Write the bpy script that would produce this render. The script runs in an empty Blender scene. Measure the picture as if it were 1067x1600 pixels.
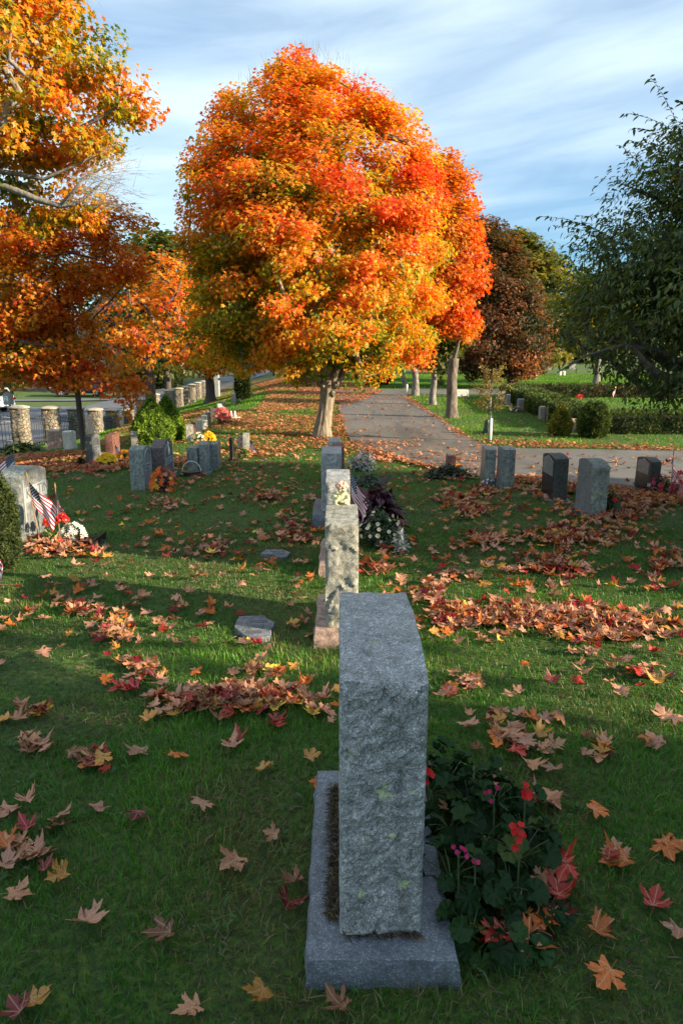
import bpy, math, random
import numpy as np
from mathutils import Vector, noise

R = random.Random(11)
rng = np.random.default_rng(11)
scene = bpy.context.scene
COL = scene.collection
rad = math.radians

# ------------------------------------------------------------------ camera
F, CX, CY, CAMZ, PITCH = 1067.0, 533.5, 800.0, 1.6, rad(13.44)
cam_d = bpy.data.cameras.new('camera')
cam = bpy.data.objects.new('camera', cam_d)
COL.objects.link(cam)
cam.location = (0, 0, CAMZ)
cam.rotation_euler = (math.pi / 2 - PITCH, 0, 0)
cam_d.sensor_fit = 'VERTICAL'
cam_d.sensor_height = 36
cam_d.lens = 36 * F / 1600
cam_d.clip_start = 0.05
cam_d.clip_end = 2000
scene.camera = cam


def slope(px, py):
    u, v = (px - CX) / F, (py - CY) / F
    dy = math.cos(PITCH) - v * math.sin(PITCH)
    return u / dy, (-math.sin(PITCH) - v * math.cos(PITCH)) / dy


def at(px, py, D):
    sx, sz = slope(px, py)
    return Vector((sx * D, D, CAMZ + sz * D))


def T(x, y):
    """height of the terrain: level lawn that falls away to the street on the left"""
    x = np.asarray(x, float); y = np.asarray(y, float)
    s = np.maximum(0, -2.5 - x)
    k = np.clip(.08 + .0075 * y, .10, .32)
    z = k * s * s / (s + .8)
    z = -2.2 * np.tanh(z / 2.2)
    return z + .012 * np.sin(x * 1.7 + .6) * np.sin(y * 1.3) * np.clip(1 - np.abs(x - 6) / 400, 0, 1) * (x < 1.5)


def Tz(x, y):
    return float(T(x, y))


def G(px, py):
    sx, sz = slope(px, py)
    a = .4
    D = a
    while D < 300:
        D2 = D * 1.03
        if CAMZ + sz * D2 - Tz(sx * D2, D2) < 0:
            lo, hi = D, D2
            for _ in range(20):
                m = (lo + hi) / 2
                if CAMZ + sz * m - Tz(sx * m, m) < 0: hi = m
                else: lo = m
            return Vector((sx * hi, hi, Tz(sx * hi, hi)))
        D = D2
    return Vector((sx * 300, 300, 0))


def px_size(D, tanv=.15):
    return D * 1.0 / F


# ------------------------------------------------------------------ materials
def newmat(name):
    m = bpy.data.materials.new(name)
    m.use_nodes = True
    nt = m.node_tree
    return m, nt, nt.nodes['Principled BSDF']


def nd(nt, t, ins=None, **props):
    n = nt.nodes.new(t)
    for k, v in props.items(): setattr(n, k, v)
    for k, v in (ins or {}).items():
        s = n.inputs[k]
        if isinstance(v, bpy.types.NodeSocket): nt.links.new(v, s)
        else: s.default_value = v
    return n


def ramp(nt, fac, stops):
    n = nt.nodes.new('ShaderNodeValToRGB')
    el = n.color_ramp.elements
    while len(el) < len(stops): el.new(.5)
    for e, (p, c) in zip(el, stops):
        e.position = p
        e.color = tuple(c) + (1,) if len(c) == 3 else c
    nt.links.new(fac, n.inputs[0])
    return n.outputs[0]


def mixc(nt, fac, a, b, mode='MIX'):
    n = nt.nodes.new('ShaderNodeMix')
    n.data_type = 'RGBA'; n.blend_type = mode
    for s, v in ((n.inputs[0], fac), (n.inputs[6], a), (n.inputs[7], b)):
        if isinstance(v, bpy.types.NodeSocket): nt.links.new(v, s)
        elif isinstance(v, (int, float)): s.default_value = v
        else: s.default_value = tuple(v) + (1,)
    return n.outputs[2]


def coords(nt, scale=(1, 1, 1), kind='Object', rand=True):
    tc = nt.nodes.new('ShaderNodeTexCoord')
    mp = nd(nt, 'ShaderNodeMapping', {'Scale': scale})
    nt.links.new(tc.outputs[kind], mp.inputs[0])
    if rand:
        oi = nt.nodes.new('ShaderNodeObjectInfo')
        mu = nd(nt, 'ShaderNodeMath', {0: oi.outputs['Random'], 1: 37.0}, operation='MULTIPLY')
        cb = nd(nt, 'ShaderNodeCombineXYZ', {0: mu.outputs[0], 1: mu.outputs[0], 2: mu.outputs[0]})
        nt.links.new(cb.outputs[0], mp.inputs['Location'])
    return mp.outputs[0]


def noi(nt, vec, scale, detail=4, rough=.55, dist=0):
    return nd(nt, 'ShaderNodeTexNoise', {'Vector': vec, 'Scale': scale, 'Detail': detail, 'Roughness': rough, 'Distortion': dist}).outputs[0]


def bump(nt, bsdf, h, strength, dist=.01):
    b = nd(nt, 'ShaderNodeBump', {'Height': h, 'Strength': strength, 'Distance': dist})
    nt.links.new(b.outputs[0], bsdf.inputs['Normal'])


def granite(name, dark, mid, light, rough=.7, scale=210, lichen=0., stain=.35, bmp=.6, mott=1., warm=(.09, .085, .06)):
    m, nt, b = newmat(name)
    v = coords(nt)
    a = noi(nt, v, scale, 3, .65)
    c = ramp(nt, a, [(.34, dark), (.45, mid), (.54, mid), (.64, light)])
    b2_ = noi(nt, v, scale * .42, 4, .7)
    c = mixc(nt, .5, c, ramp(nt, b2_, [(.33, dark), (.46, mid), (.56, mid), (.68, light)]))
    sp = ramp(nt, noi(nt, v, scale * 1.6, 1, .5), [(.28, (.8, .8, .8)), (.36, (0, 0, 0))])
    c = mixc(nt, sp, c, tuple(x * .5 for x in dark))
    sv = noi(nt, coords(nt, (22, 22, 1.6)), 1.0, 4, .6)
    c = mixc(nt, 1.0, c, ramp(nt, sv, [(.32, (.72, .73, .7)), (.52, (1.06, 1.06, 1.06))]), 'MULTIPLY')
    c = mixc(nt, 1.0, c, ramp(nt, noi(nt, v, 32, 4, .65), [(.32, (1 - .5 * mott,) * 3), (.5, (.97,) * 3), (.68, (1 + .45 * mott,) * 3)]), 'MULTIPLY')
    st = ramp(nt, noi(nt, v, 5, 6, .65, .4), [(.42, (0, 0, 0)), (.7, (stain, stain, stain))])
    c = mixc(nt, st, c, warm)
    if lichen:
        lf = ramp(nt, noi(nt, v, 9, 5, .6), [(.66 - lichen * .1, (0, 0, 0)), (.70 - lichen * .1, (1, 1, 1))])
        lc = ramp(nt, noi(nt, v, 90, 2), [(.35, (.16, .19, .11)), (.65, (.42, .46, .30))])
        c = mixc(nt, lf, c, lc)
    nt.links.new(c, b.inputs['Base Color'])
    b.inputs['Roughness'].default_value = rough
    h = nd(nt, 'ShaderNodeMath', {0: a, 1: noi(nt, v, 45, 5, .6)}, operation='ADD')
    bump(nt, b, h.outputs[0], bmp, .010)
    return m


def plain(name, col, rough=.6, var=.25, scale=30, metal=0., bmp=.0, spec=None):
    m, nt, b = newmat(name)
    v = coords(nt)
    a = noi(nt, v, scale, 5, .6)
    c = ramp(nt, a, [(.3, tuple(x * (1 - var) for x in col)), (.7, tuple(min(1, x * (1 + var)) for x in col))])
    nt.links.new(c, b.inputs['Base Color'])
    b.inputs['Roughness'].default_value = rough
    b.inputs['Metallic'].default_value = metal
    if spec is not None: b.inputs['Specular IOR Level'].default_value = spec
    if bmp: bump(nt, b, a, bmp, .01)
    return m


def leafmat(name, trans=.45, gloss=.05, rough=.45, objcol=False, varscale=0., bleed=(1.15, 1.05, .6)):
    m, nt, b = newmat(name)
    nt.nodes.remove(b)
    out = nt.nodes['Material Output']
    if objcol:
        src = nt.nodes.new('ShaderNodeObjectInfo').outputs['Color']
    else:
        src = nd(nt, 'ShaderNodeAttribute', attribute_name='Col').outputs['Color']
    if varscale:
        v = coords(nt)
        f = ramp(nt, noi(nt, v, varscale, 4, .6), [(.3, (.62, .58, .5)), (.7, (1.25, 1.2, 1.15))])
        src = mixc(nt, 1.0, src, f, 'MULTIPLY')
        if objcol:   # palmate veins and brown blotches of a dry leaf
            tco = nt.nodes.new('ShaderNodeTexCoord'); sp_ = nd(nt, 'ShaderNodeSeparateXYZ', {0: tco.outputs['Object']})
            yy = nd(nt, 'ShaderNodeMath', {0: sp_.outputs[1], 1: .3}, operation='ADD').outputs[0]
            best = None
            for a in (0, .66, -.66, 1.35, -1.35):
                d1 = nd(nt, 'ShaderNodeMath', {0: sp_.outputs[0], 1: math.cos(a)}, operation='MULTIPLY').outputs[0]
                d2 = nd(nt, 'ShaderNodeMath', {0: yy, 1: -math.sin(a), 2: d1}, operation='MULTIPLY_ADD').outputs[0]
                d3 = nd(nt, 'ShaderNodeMath', {0: d2}, operation='ABSOLUTE').outputs[0]
                f1 = nd(nt, 'ShaderNodeMath', {0: sp_.outputs[0], 1: math.sin(a)}, operation='MULTIPLY').outputs[0]
                f2 = nd(nt, 'ShaderNodeMath', {0: yy, 1: math.cos(a), 2: f1}, operation='MULTIPLY_ADD').outputs[0]
                f3 = nd(nt, 'ShaderNodeMath', {0: f2, 1: 0.0}, operation='LESS_THAN').outputs[0]
                dd = nd(nt, 'ShaderNodeMath', {0: d3, 1: f3}, operation='ADD').outputs[0]
                best = dd if best is None else nd(nt, 'ShaderNodeMath', {0: best, 1: dd}, operation='MINIMUM').outputs[0]
            vf = ramp(nt, best, [(.010, (.55, .55, .55)), (.028, (0, 0, 0))])
            src = mixc(nt, vf, src, mixc(nt, .6, src, (.62, .42, .26)))
            bl = ramp(nt, noi(nt, coords(nt), 7, 5, .7), [(.56, (0, 0, 0)), (.66, (.6, .6, .6))])
            src = mixc(nt, bl, src, (.11, .055, .03))
    tc = mixc(nt, 1.0, src, bleed, 'MULTIPLY')
    d = nd(nt, 'ShaderNodeBsdfDiffuse', {'Color': src})
    t = nd(nt, 'ShaderNodeBsdfTranslucent', {'Color': tc})
    g = nd(nt, 'ShaderNodeBsdfGlossy', {'Color': (1, 1, 1, 1), 'Roughness': rough})
    m1 = nd(nt, 'ShaderNodeMixShader', {0: trans, 1: d.outputs[0], 2: t.outputs[0]})
    m2 = nd(nt, 'ShaderNodeMixShader', {0: gloss, 1: m1.outputs[0], 2: g.outputs[0]})
    nt.links.new(m2.outputs[0], out.inputs[0])
    return m


def bark(name, dark, light, sx=14, sz=2.5, bmp=.9):
    m, nt, b = newmat(name)
    v = coords(nt, (sx, sx, sz))
    a = noi(nt, v, 1.6, 6, .65, .6)
    c = ramp(nt, a, [(.32, dark), (.62, light)])
    c = mixc(nt, ramp(nt, noi(nt, coords(nt), 2.2, 4), [(.5, (0, 0, 0)), (.75, (.5, .5, .5))]), c, (light[0] * .8, light[1] * .95, light[2] * .8))
    nt.links.new(c, b.inputs['Base Color'])
    b.inputs['Roughness'].default_value = .9
    bump(nt, b, a, bmp, .04)
    return m


MT = {}
MT['granite_blue'] = granite('blue_grey_granite', (.032, .034, .036), (.27, .28, .285), (.82, .82, .82), lichen=.12, stain=.18, mott=.5)
MT['granite_base'] = granite('blue_grey_granite_plinth', (.04, .047, .06), (.115, .132, .16), (.38, .41, .46), rough=.55, bmp=.35, stain=.12, mott=.3)
MT['granite_pale'] = granite('pale_weathered_granite', (.06, .06, .05), (.27, .27, .23), (.62, .6, .52), stain=.3, lichen=.15)
MT['granite_green'] = granite('grey_green_granite', (.05, .06, .058), (.20, .225, .21), (.5, .52, .49), lichen=.3, stain=.2)
MT['granite_dark'] = granite('dark_granite', (.012, .013, .013), (.045, .05, .048), (.17, .18, .165), lichen=.1, stain=.3)
MT['granite_purple'] = granite('purple_brown_granite', (.03, .02, .022), (.115, .09, .095), (.27, .22, .22), stain=.15)
MT['granite_pink'] = granite('pink_granite', (.16, .09, .07), (.38, .25, .2), (.58, .44, .36), stain=.2)
MT['granite_red'] = granite('red_brown_granite', (.06, .022, .016), (.16, .06, .045), (.28, .13, .1), stain=.2)
MT['marble'] = granite('white_weathered_marble', (.5, .49, .43), (.72, .70, .62), (.82, .80, .74), scale=40, stain=.3, mott=.4, warm=(.25, .25, .15))
MT['polished'] = granite('polished_grey_granite', (.07, .08, .08), (.16, .17, .17), (.27, .28, .28), rough=.35, bmp=.05, stain=.05)
MT['polished_dark'] = granite('polished_black_granite', (.006, .006, .006), (.015, .016, .016), (.05, .05, .05), rough=.25, bmp=.04, stain=.0)
MT['frosted'] = plain('frosted_lettering_panel', (.23, .26, .27), .8, .15, 60)
MT['incised'] = plain('incised_lettering', (.09, .095, .1), .9, .2)
MT['slate'] = granite('flat_grey_marker', (.06, .065, .075), (.14, .15, .17), (.25, .26, .28), rough=.6, stain=.2)
MT['bronze'] = plain('dull_bronze', (.12, .11, .11), .5, .3, 40, metal=.3)
MT['black'] = plain('black_paint', (.008, .008, .009), .35, .2)
MT['iron'] = plain('grey_iron', (.06, .065, .075), .45, .2, metal=.3)
MT['wood_pole'] = plain('staff_wood', (.25, .15, .07), .6, .2)
MT['gold'] = plain('gold_finial', (.55, .33, .08), .35, .1, metal=.8)
MT['white'] = plain('white_cloth', (.75, .75, .76), .8, .05)
MT['red'] = plain('red_cloth', (.42, .012, .03), .8, .08)
MT['navy'] = plain('navy_cloth', (.012, .016, .055), .8, .1)
MT['white_paint'] = plain('white_paint', (.78, .77, .74), .5, .06)
MT['car_white'] = plain('white_car_paint', (.78, .79, .8), .25, .03)
MT['car_dark'] = plain('dark_car_paint', (.035, .035, .042), .25, .05, metal=.2)
MT['glass'] = plain('dark_window_glass', (.02, .025, .03), .08, .05)
MT['rubber'] = plain('tyre_rubber', (.012, .012, .012), .8, .1)
MT['alloy'] = plain('alloy_rim', (.55, .56, .58), .3, .05, metal=.8)
MT['tail'] = plain('red_tail_light', (.5, .01, .015), .2, .05)
MT['mailbox'] = plain('weathered_grey_metal', (.26, .255, .245), .6, .2)
MT['siding'] = plain('tan_clapboard', (.52, .40, .27), .7, .08, 8)
MT['roof'] = plain('grey_shingles', (.08, .08, .085), .85, .3, 20, bmp=.4)
MT['fence_wood'] = plain('brown_fence_boards', (.18, .12, .08), .85, .3, 12)
MT['soil'] = plain('dark_soil', (.03, .022, .015), .95, .5, 40, bmp=.8)
MT['needles_dead'] = plain('dry_brown_clippings', (.11, .08, .055), .95, .4, 60)
MT['bag'] = plain('green_watering_bag', (.012, .05, .022), .4, .2, 10)
MT['terracotta'] = plain('dark_flower_pot', (.02, .017, .015), .6, .2)
MT['bark_maple'] = bark('sunlit_maple_bark', (.09, .07, .05), (.34, .28, .2), 16, 2.6, 1.0)
MT['bark_dark'] = bark('dark_bark', (.025, .02, .017), (.10, .082, .068))
MT['bark_grey'] = bark('grey_bark', (.06, .055, .05), (.26, .24, .21), 10, 4, .6)
MT['bark_mid'] = bark('grey_brown_bark', (.045, .038, .03), (.20, .165, .13), 12, 3.5, .9)
MT['leaf_tree'] = leafmat('maple_foliage', .58, .02)
MT['leaf_gloss'] = leafmat('glossy_green_foliage', .4, .03, .45)
MT['leaf_needle'] = leafmat('conifer_foliage', .16, .015, .6)
MT['leaf_obj'] = leafmat('fallen_maple_leaf', .18, .03, .5, objcol=True, varscale=26, bleed=(1.1, .9, .6))
MT['leaf_litter'] = leafmat('fallen_leaf_litter', .18, .02, .6, varscale=18, bleed=(1.1, .9, .6))
MT['grass'] = leafmat('grass_blades', .42, .025, .5, bleed=(1.1, 1.15, .5))
MT['geranium'] = leafmat('geranium_foliage', .15, .012, .55)
MT['petal'] = leafmat('flower_petals', .3, .02, .5)
MT['herb'] = leafmat('flower_foliage', .25, .05, .4)

# fieldstone masonry: each stone gets its own tone, mortar between
m, nt, b = newmat('fieldstone_masonry')
v = coords(nt, (1, 1, 1.3))
v1 = nd(nt, 'ShaderNodeTexVoronoi', {'Vector': v, 'Scale': 7.5, 'Randomness': .85})
v2 = nd(nt, 'ShaderNodeTexVoronoi', {'Vector': v, 'Scale': 7.5, 'Randomness': .85}, feature='DISTANCE_TO_EDGE')
sep = nd(nt, 'ShaderNodeSeparateColor', {0: v1.outputs['Color']})
c = ramp(nt, sep.outputs[0], [(0, (.10, .09, .075)), (.3, (.2, .17, .12)), (.55, (.27, .24, .18)), (.75, (.33, .19, .09)), (1, (.16, .16, .15))])
c = mixc(nt, .45, c, ramp(nt, noi(nt, v, 30, 5), [(.3, (.06, .055, .045)), (.7, (.36, .33, .26))]))
edge = ramp(nt, v2.outputs['Distance'], [(.02, (1, 1, 1)), (.07, (0, 0, 0))])
c = mixc(nt, edge, c, (.36, .33, .27))
nt.links.new(c, b.inputs['Base Color']); b.inputs['Roughness'].default_value = .95
hh = ramp(nt, v2.outputs['Distance'], [(.0, (0, 0, 0)), (.12, (1, 1, 1))])
bump(nt, b, hh, 1.0, .05)
MT['fieldstone'] = m
MT['mortar'] = plain('mortar_cap', (.36, .32, .25), .95, .25, 14, bmp=.5)

# road surfaces
def asphalt(name, lo, hi, patch):
    m, nt, b = newmat(name)
    v = coords(nt, kind='Object', rand=False)
    a = noi(nt, v, 90, 3, .7)
    c = ramp(nt, a, [(.3, lo), (.7, hi)])
    big = noi(nt, v, .55, 6, .6, .5)
    c = mixc(nt, ramp(nt, big, [(.4, (0, 0, 0)), (.68, (.75, .75, .75))]), c, patch)
    c = mixc(nt, ramp(nt, noi(nt, coords(nt, (1, .22, 1), rand=False), 1.1, 4, .6, .3), [(.52, (0, 0, 0)), (.62, (.55, .55, .55))]), c, tuple(x * .62 for x in lo))
    c = mixc(nt, ramp(nt, noi(nt, v, 260, 1), [(.62, (0, 0, 0)), (.72, (.5, .5, .5))]), c, tuple(min(1, x * 1.8) for x in hi))
    cr = nd(nt, 'ShaderNodeTexVoronoi', {'Vector': mixc(nt, .12, v, nd(nt, 'ShaderNodeTexNoise', {'Vector': v, 'Scale': 1.2}).outputs[1]), 'Scale': .55}, feature='DISTANCE_TO_EDGE')
    c = mixc(nt, ramp(nt, cr.outputs['Distance'], [(.002, (.28, .28, .28)), (.006, (0, 0, 0))]), c, (.03, .028, .026))
    nt.links.new(c, b.inputs['Base Color']); b.inputs['Roughness'].default_value = .9
    bump(nt, b, a, .35, .01)
    return m
MT['asphalt'] = asphalt('worn_asphalt', (.062, .059, .054), (.125, .118, .107), (.155, .146, .13))
MT['street'] = asphalt('street_asphalt', (.075, .08, .092), (.125, .13, .15), (.15, .155, .17))

# lawn soil + thatch under the blades
m, nt, b = newmat('lawn_ground')
v = coords(nt, kind='Object', rand=False)
a = noi(nt, v, 38, 6, .7)
c = ramp(nt, a, [(.3, (.014, .024, .005)), (.5, (.046, .095, .009)), (.7, (.11, .17, .015))])
c = mixc(nt, ramp(nt, noi(nt, v, 1.3, 5, .6), [(.5, (0, 0, 0)), (.72, (.5, .5, .5))]), c, (.07, .055, .025))
nt.links.new(c, b.inputs['Base Color']); b.inputs['Roughness'].default_value = 1
bump(nt, b, a, 1.0, .03)
MT['lawn'] = m


# ------------------------------------------------------------------ object helpers
def tag(o, label=None, cat=None, group=None, kind=None):
    if label: o['label'] = label
    if cat: o['category'] = cat
    if group: o['group'] = group
    if kind: o['kind'] = kind
    return o


def thing(name, label, cat, loc=(0, 0, 0), rotz=0., group=None):
    o = bpy.data.objects.new(name, None)
    COL.objects.link(o)
    o.location = loc
    o.rotation_euler = (0, 0, rotz)
    o.empty_display_size = .1
    return tag(o, label, cat, group)


def link(name, me, parent=None, loc=None):
    o = bpy.data.objects.new(name, me)
    COL.objects.link(o)
    if parent: o.parent = parent
    if loc is not None: o.location = loc
    return o


def npmesh(name, V, polys, mats, parent=None, smooth=False, col=None, mi=None, loc=None):
    """V (n,3); polys: list of (m,k) index arrays"""
    me = bpy.data.meshes.new(name)
    V = np.ascontiguousarray(V, np.float32)
    polys = [np.asarray(p, np.int32) for p in polys if len(p)]
    loops = np.concatenate([p.ravel() for p in polys])
    tot = np.concatenate([np.full(len(p), p.shape[1], np.int32) for p in polys])
    st = np.concatenate([[0], np.cumsum(tot)[:-1]]).astype(np.int32)
    me.vertices.add(len(V)); me.vertices.foreach_set('co', V.ravel())
    me.loops.add(len(loops)); me.loops.foreach_set('vertex_index', loops)
    me.polygons.add(len(tot)); me.polygons.foreach_set('loop_start', st)
    try: me.polygons.foreach_set('loop_total', tot)
    except Exception: pass
    if mi is not None: me.polygons.foreach_set('material_index', np.asarray(mi, np.int32))
    me.polygons.foreach_set('use_smooth', np.full(len(tot), bool(smooth)))
    me.update(calc_edges=True)
    if col is not None:
        at_ = me.color_attributes.new('Col', 'FLOAT_COLOR', 'POINT')
        c4 = np.ones((len(V), 4), np.float32); c4[:, :3] = col
        at_.data.foreach_set('color', c4.ravel())
    for mm in (mats if isinstance(mats, (list, tuple)) else [mats]): me.materials.append(mm)
    return link(name, me, parent, loc)


class MB:
    def __init__(s): s.V = []; s.F = []; s.M = []

    def add(s, V, Fs, mi=0):
        o = len(s.V); s.V += [tuple(v) for v in V]
        for f in Fs: s.F.append([i + o for i in f]); s.M.append(mi)

    def box(s, x0, x1, y0, y1, z0, z1, mi=0, b=0.):
        if b:   # chamfered top/vertical edges
            xs = [(x0, y0), (x1, y0), (x1, y1), (x0, y1)]
            rings = []
            for z, d in ((z0, b), (z0 + b, 0), (z1 - b, 0), (z1, b)):
                r = []
                for (x, y, sx, sy) in ((x0, y0, 1, 1), (x1, y0, -1, 1), (x1, y1, -1, -1), (x0, y1, 1, -1)):
                    q = [(x + sx * (d + b), y + sy * d, z), (x + sx * d, y + sy * (d + b), z)]
                    if (sx, sy) in ((1, 1), (-1, -1)): q.reverse()
                    r += q
                rings.append(r)
            s.loft(rings, mi)
            return
        V = [(x, y, z) for z in (z0, z1) for (x, y) in ((x0, y0), (x1, y0), (x1, y1), (x0, y1))]
        s.add(V, [(3, 2, 1, 0), (4, 5, 6, 7), (0, 1, 5, 4), (1, 2, 6, 5), (2, 3, 7, 6), (3, 0, 4, 7)], mi)

    def loft(s, rings, mi=0, cap=True, closed=True):
        n = len(rings[0]); V = [p for r in rings for p in r]; Fs = []
        for i in range(len(rings) - 1):
            for j in range(n if closed else n - 1):
                k = (j + 1) % n
                Fs.append((i * n + j, i * n + k, (i + 1) * n + k, (i + 1) * n + j))
        if cap and closed:
            Fs.append(tuple(reversed(range(n)))); Fs.append(tuple((len(rings) - 1) * n + j for j in range(n)))
        s.add(V, Fs, mi)

    def tube(s, pts, rr, sides=8, mi=0, cap=True):
        pts = [Vector(p) for p in pts]
        if not hasattr(rr, '__len__'): rr = [rr] * len(pts)
        rings = []
        t0 = (pts[1] - pts[0]).normalized()
        a = t0.orthogonal().normalized()
        for i, p in enumerate(pts):
            t = (pts[min(i + 1, len(pts) - 1)] - pts[max(i - 1, 0)]).normalized()
            a = (a - t * a.dot(t)).normalized(); bb = t.cross(a)
            rings.append([p + (a * math.cos(q) + bb * math.sin(q)) * rr[i] for q in [2 * math.pi * k / sides for k in range(sides)]])
        s.loft(rings, mi, cap)

    def lathe(s, prof, sides=20, mi=0, c=(0, 0, 0)):
        s.loft([[(c[0] + r * math.cos(2 * math.pi * k / sides), c[1] + r * math.sin(2 * math.pi * k / sides), c[2] + z) for k in range(sides)] for r, z in prof], mi)

    def ball(s, c, r, sub=2, mi=0, sc=(1, 1, 1), jit=0):
        n = 6 + 3 * sub; rings = []
        for i in range(1, n):
            th = math.pi * i / n
            ring = []
            for k in range(n + 2):
                ph = 2 * math.pi * k / (n + 2)
                d = Vector((math.sin(th) * math.cos(ph), math.sin(th) * math.sin(ph), -math.cos(th)))
                q = r * (1 + (jit * noise.noise(d * 2.3 + Vector(c) * 9) if jit else 0))
                ring.append((c[0] + d.x * q * sc[0], c[1] + d.y * q * sc[1], c[2] + d.z * q * sc[2]))
            rings.append(ring)
        s.loft(rings, mi)

    def build(s, name, mats, parent=None, smooth=False, loc=None):
        me = bpy.data.meshes.new(name)
        me.from_pydata(s.V, [], s.F)
        for mm in (mats if isinstance(mats, (list, tuple)) else [mats]): me.materials.append(mm)
        me.polygons.foreach_set('material_index', s.M)
        me.polygons.foreach_set('use_smooth', [smooth] * len(s.F))
        me.update()
        return link(name, me, parent, loc)


def smooth_by_angle(o, deg=40):
    me = o.data
    me.polygons.foreach_set('use_smooth', [True] * len(me.polygons))
    try: me.set_sharp_from_angle(angle=rad(deg))
    except Exception: pass


def text_obj(cu, parent):
    """lettering as a real mesh under its parent"""
    t_ = bpy.data.objects.new('lettering_curve', cu); COL.objects.link(t_)
    bpy.context.view_layer.update()
    me = bpy.data.meshes.new_from_object(t_.evaluated_get(bpy.context.evaluated_depsgraph_get()))
    bpy.data.objects.remove(t_)
    me.materials.clear()
    return link('lettering', me, parent)


# ------------------------------------------------------------------ world, sun
SUN_EL, SUN_AZ = rad(17.5), rad(108)
w = bpy.data.worlds.new('World'); scene.world = w; w.use_nodes = True
nt = w.node_tree
bg = nt.nodes['Background']
sky = nt.nodes.new('ShaderNodeTexSky'); sky.sky_type = 'NISHITA'; sky.sun_disc = False
sky.sun_elevation = SUN_EL; sky.sun_rotation = SUN_AZ; sky.ozone_density = 2.2; sky.dust_density = .6; sky.air_density = 1.0
tc = nt.nodes.new('ShaderNodeTexCoord')
sx_ = nd(nt, 'ShaderNodeSeparateXYZ', {0: tc.outputs['Generated']})
az = nd(nt, 'ShaderNodeMath', {0: sx_.outputs[0], 1: sx_.outputs[1]}, operation='ARCTAN2')
tilt = nd(nt, 'ShaderNodeMath', {0: az.outputs[0], 1: -.10}, operation='MULTIPLY')
el = nd(nt, 'ShaderNodeMath', {0: sx_.outputs[2], 1: tilt.outputs[0]}, operation='ADD')
cv = nd(nt, 'ShaderNodeCombineXYZ', {0: az.outputs[0], 1: el.outputs[0], 2: 0.0})
mp = nd(nt, 'ShaderNodeMapping', {'Vector': cv.outputs[0], 'Scale': (1.5, 13, 1), 'Location': (.35, .55, 0)})
n1 = noi(nt, mp.outputs[0], 1.0, 4, .45, .5)
mp2 = nd(nt, 'ShaderNodeMapping', {'Vector': cv.outputs[0], 'Scale': (5, 26, 1), 'Location': (3.1, .2, 0)})
n2 = noi(nt, mp2.outputs[0], 1.0, 5, .6, .8)
cm = nd(nt, 'ShaderNodeMath', {0: nd(nt, 'ShaderNodeMath', {0: n2, 1: .28}, operation='MULTIPLY').outputs[0], 1: n1}, operation='ADD')
# a veil that thickens upward and towards the left, thin over the blue gap low on the right
vb = nd(nt, 'ShaderNodeMapRange', {0: el.outputs[0], 1: .12, 2: .26, 3: -.12, 4: .11})
vl = nd(nt, 'ShaderNodeMapRange', {0: az.outputs[0], 1: -.45, 2: .15, 3: .06, 4: .0})
cs = nd(nt, 'ShaderNodeMath', {0: cm.outputs[0], 1: vb.outputs[0]}, operation='ADD')
cs = nd(nt, 'ShaderNodeMath', {0: cs.outputs[0], 1: vl.outputs[0]}, operation='ADD')
cf = ramp(nt, cs.outputs[0], [(.38, (.10, .10, .10)), (.74, (.58, .58, .58)), (1.0, (.92, .92, .92))])
skyc = mixc(nt, 1.0, sky.outputs[0], (.55, 1.04, 1.36), 'MULTIPLY')
cloud = mixc(nt, cf, skyc, (7.8, 9.3, 10.1))
nt.links.new(cloud, bg.inputs[0]); bg.inputs[1].default_value = .05

sl = bpy.data.lights.new('sun', 'SUN'); sl.energy = 5.0; sl.angle = rad(.53); sl.color = (1.0, .82, .58)
so = bpy.data.objects.new('sun', sl); COL.objects.link(so)
SUN = Vector((math.cos(SUN_EL) * math.sin(SUN_AZ), math.cos(SUN_EL) * math.cos(SUN_AZ), math.sin(SUN_EL)))
so.rotation_euler = (-SUN).to_track_quat('-Z', 'Y').to_euler()
so.location = SUN * 50

vs = scene.view_settings
vs.view_transform = 'Standard'; vs.look = 'None'; vs.exposure = 1.5; vs.gamma = 1

# ------------------------------------------------------------------ ground and roads
xs = np.unique(np.concatenate([-np.geomspace(14, 700, 26), np.arange(-14, 14.01, .35), np.geomspace(14, 700, 26)]))
ys = np.unique(np.concatenate([-np.geomspace(3, 300, 14), np.arange(-3, 30, .4), np.geomspace(30, 900, 34)]))
X, Y = np.meshgrid(xs, ys)
Vg = np.stack([X, Y, T(X, Y)], -1).reshape(-1, 3)
nx, ny = len(xs), len(ys)
ii = (np.arange(ny - 1)[:, None] * nx + np.arange(nx - 1)[None, :]).ravel()
g = npmesh('ground', Vg, [np.stack([ii, ii + 1, ii + nx + 1, ii + nx], 1)], MT['lawn'], smooth=True)
tag(g, kind='structure')


def road(name, poly, mat, z):
    P = [Vector((p[0], p[1], 0)) for p in poly]
    # densify and roughen the edge a little
    Q = []
    for i, p in enumerate(P):
        q = P[(i + 1) % len(P)]
        n = max(1, int((q - p).length / .25))
        n = min(n, 160)
        for k in range(n):
            r = p.lerp(q, k / n)
            j = Vector((noise.noise(r * 1.7), noise.noise(r * 1.7 + Vector((9, 2, 4))), 0)) * .06 + Vector((noise.noise(r * 7), noise.noise(r * 7 + Vector((3, 1, 4))), 0)) * .02
            Q.append(r + j)
    me = bpy.data.meshes.new(name)
    me.from_pydata([(p.x, p.y, z) for p in Q], [], [list(range(len(Q)))])
    me.materials.append(mat); me.update()
    o = link(name, me)
    return tag(o, kind='structure'), np.array([(p.x, p.y) for p in Q])


gp = lambda px, py: (G(px, py).x, G(px, py).y)
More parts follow.
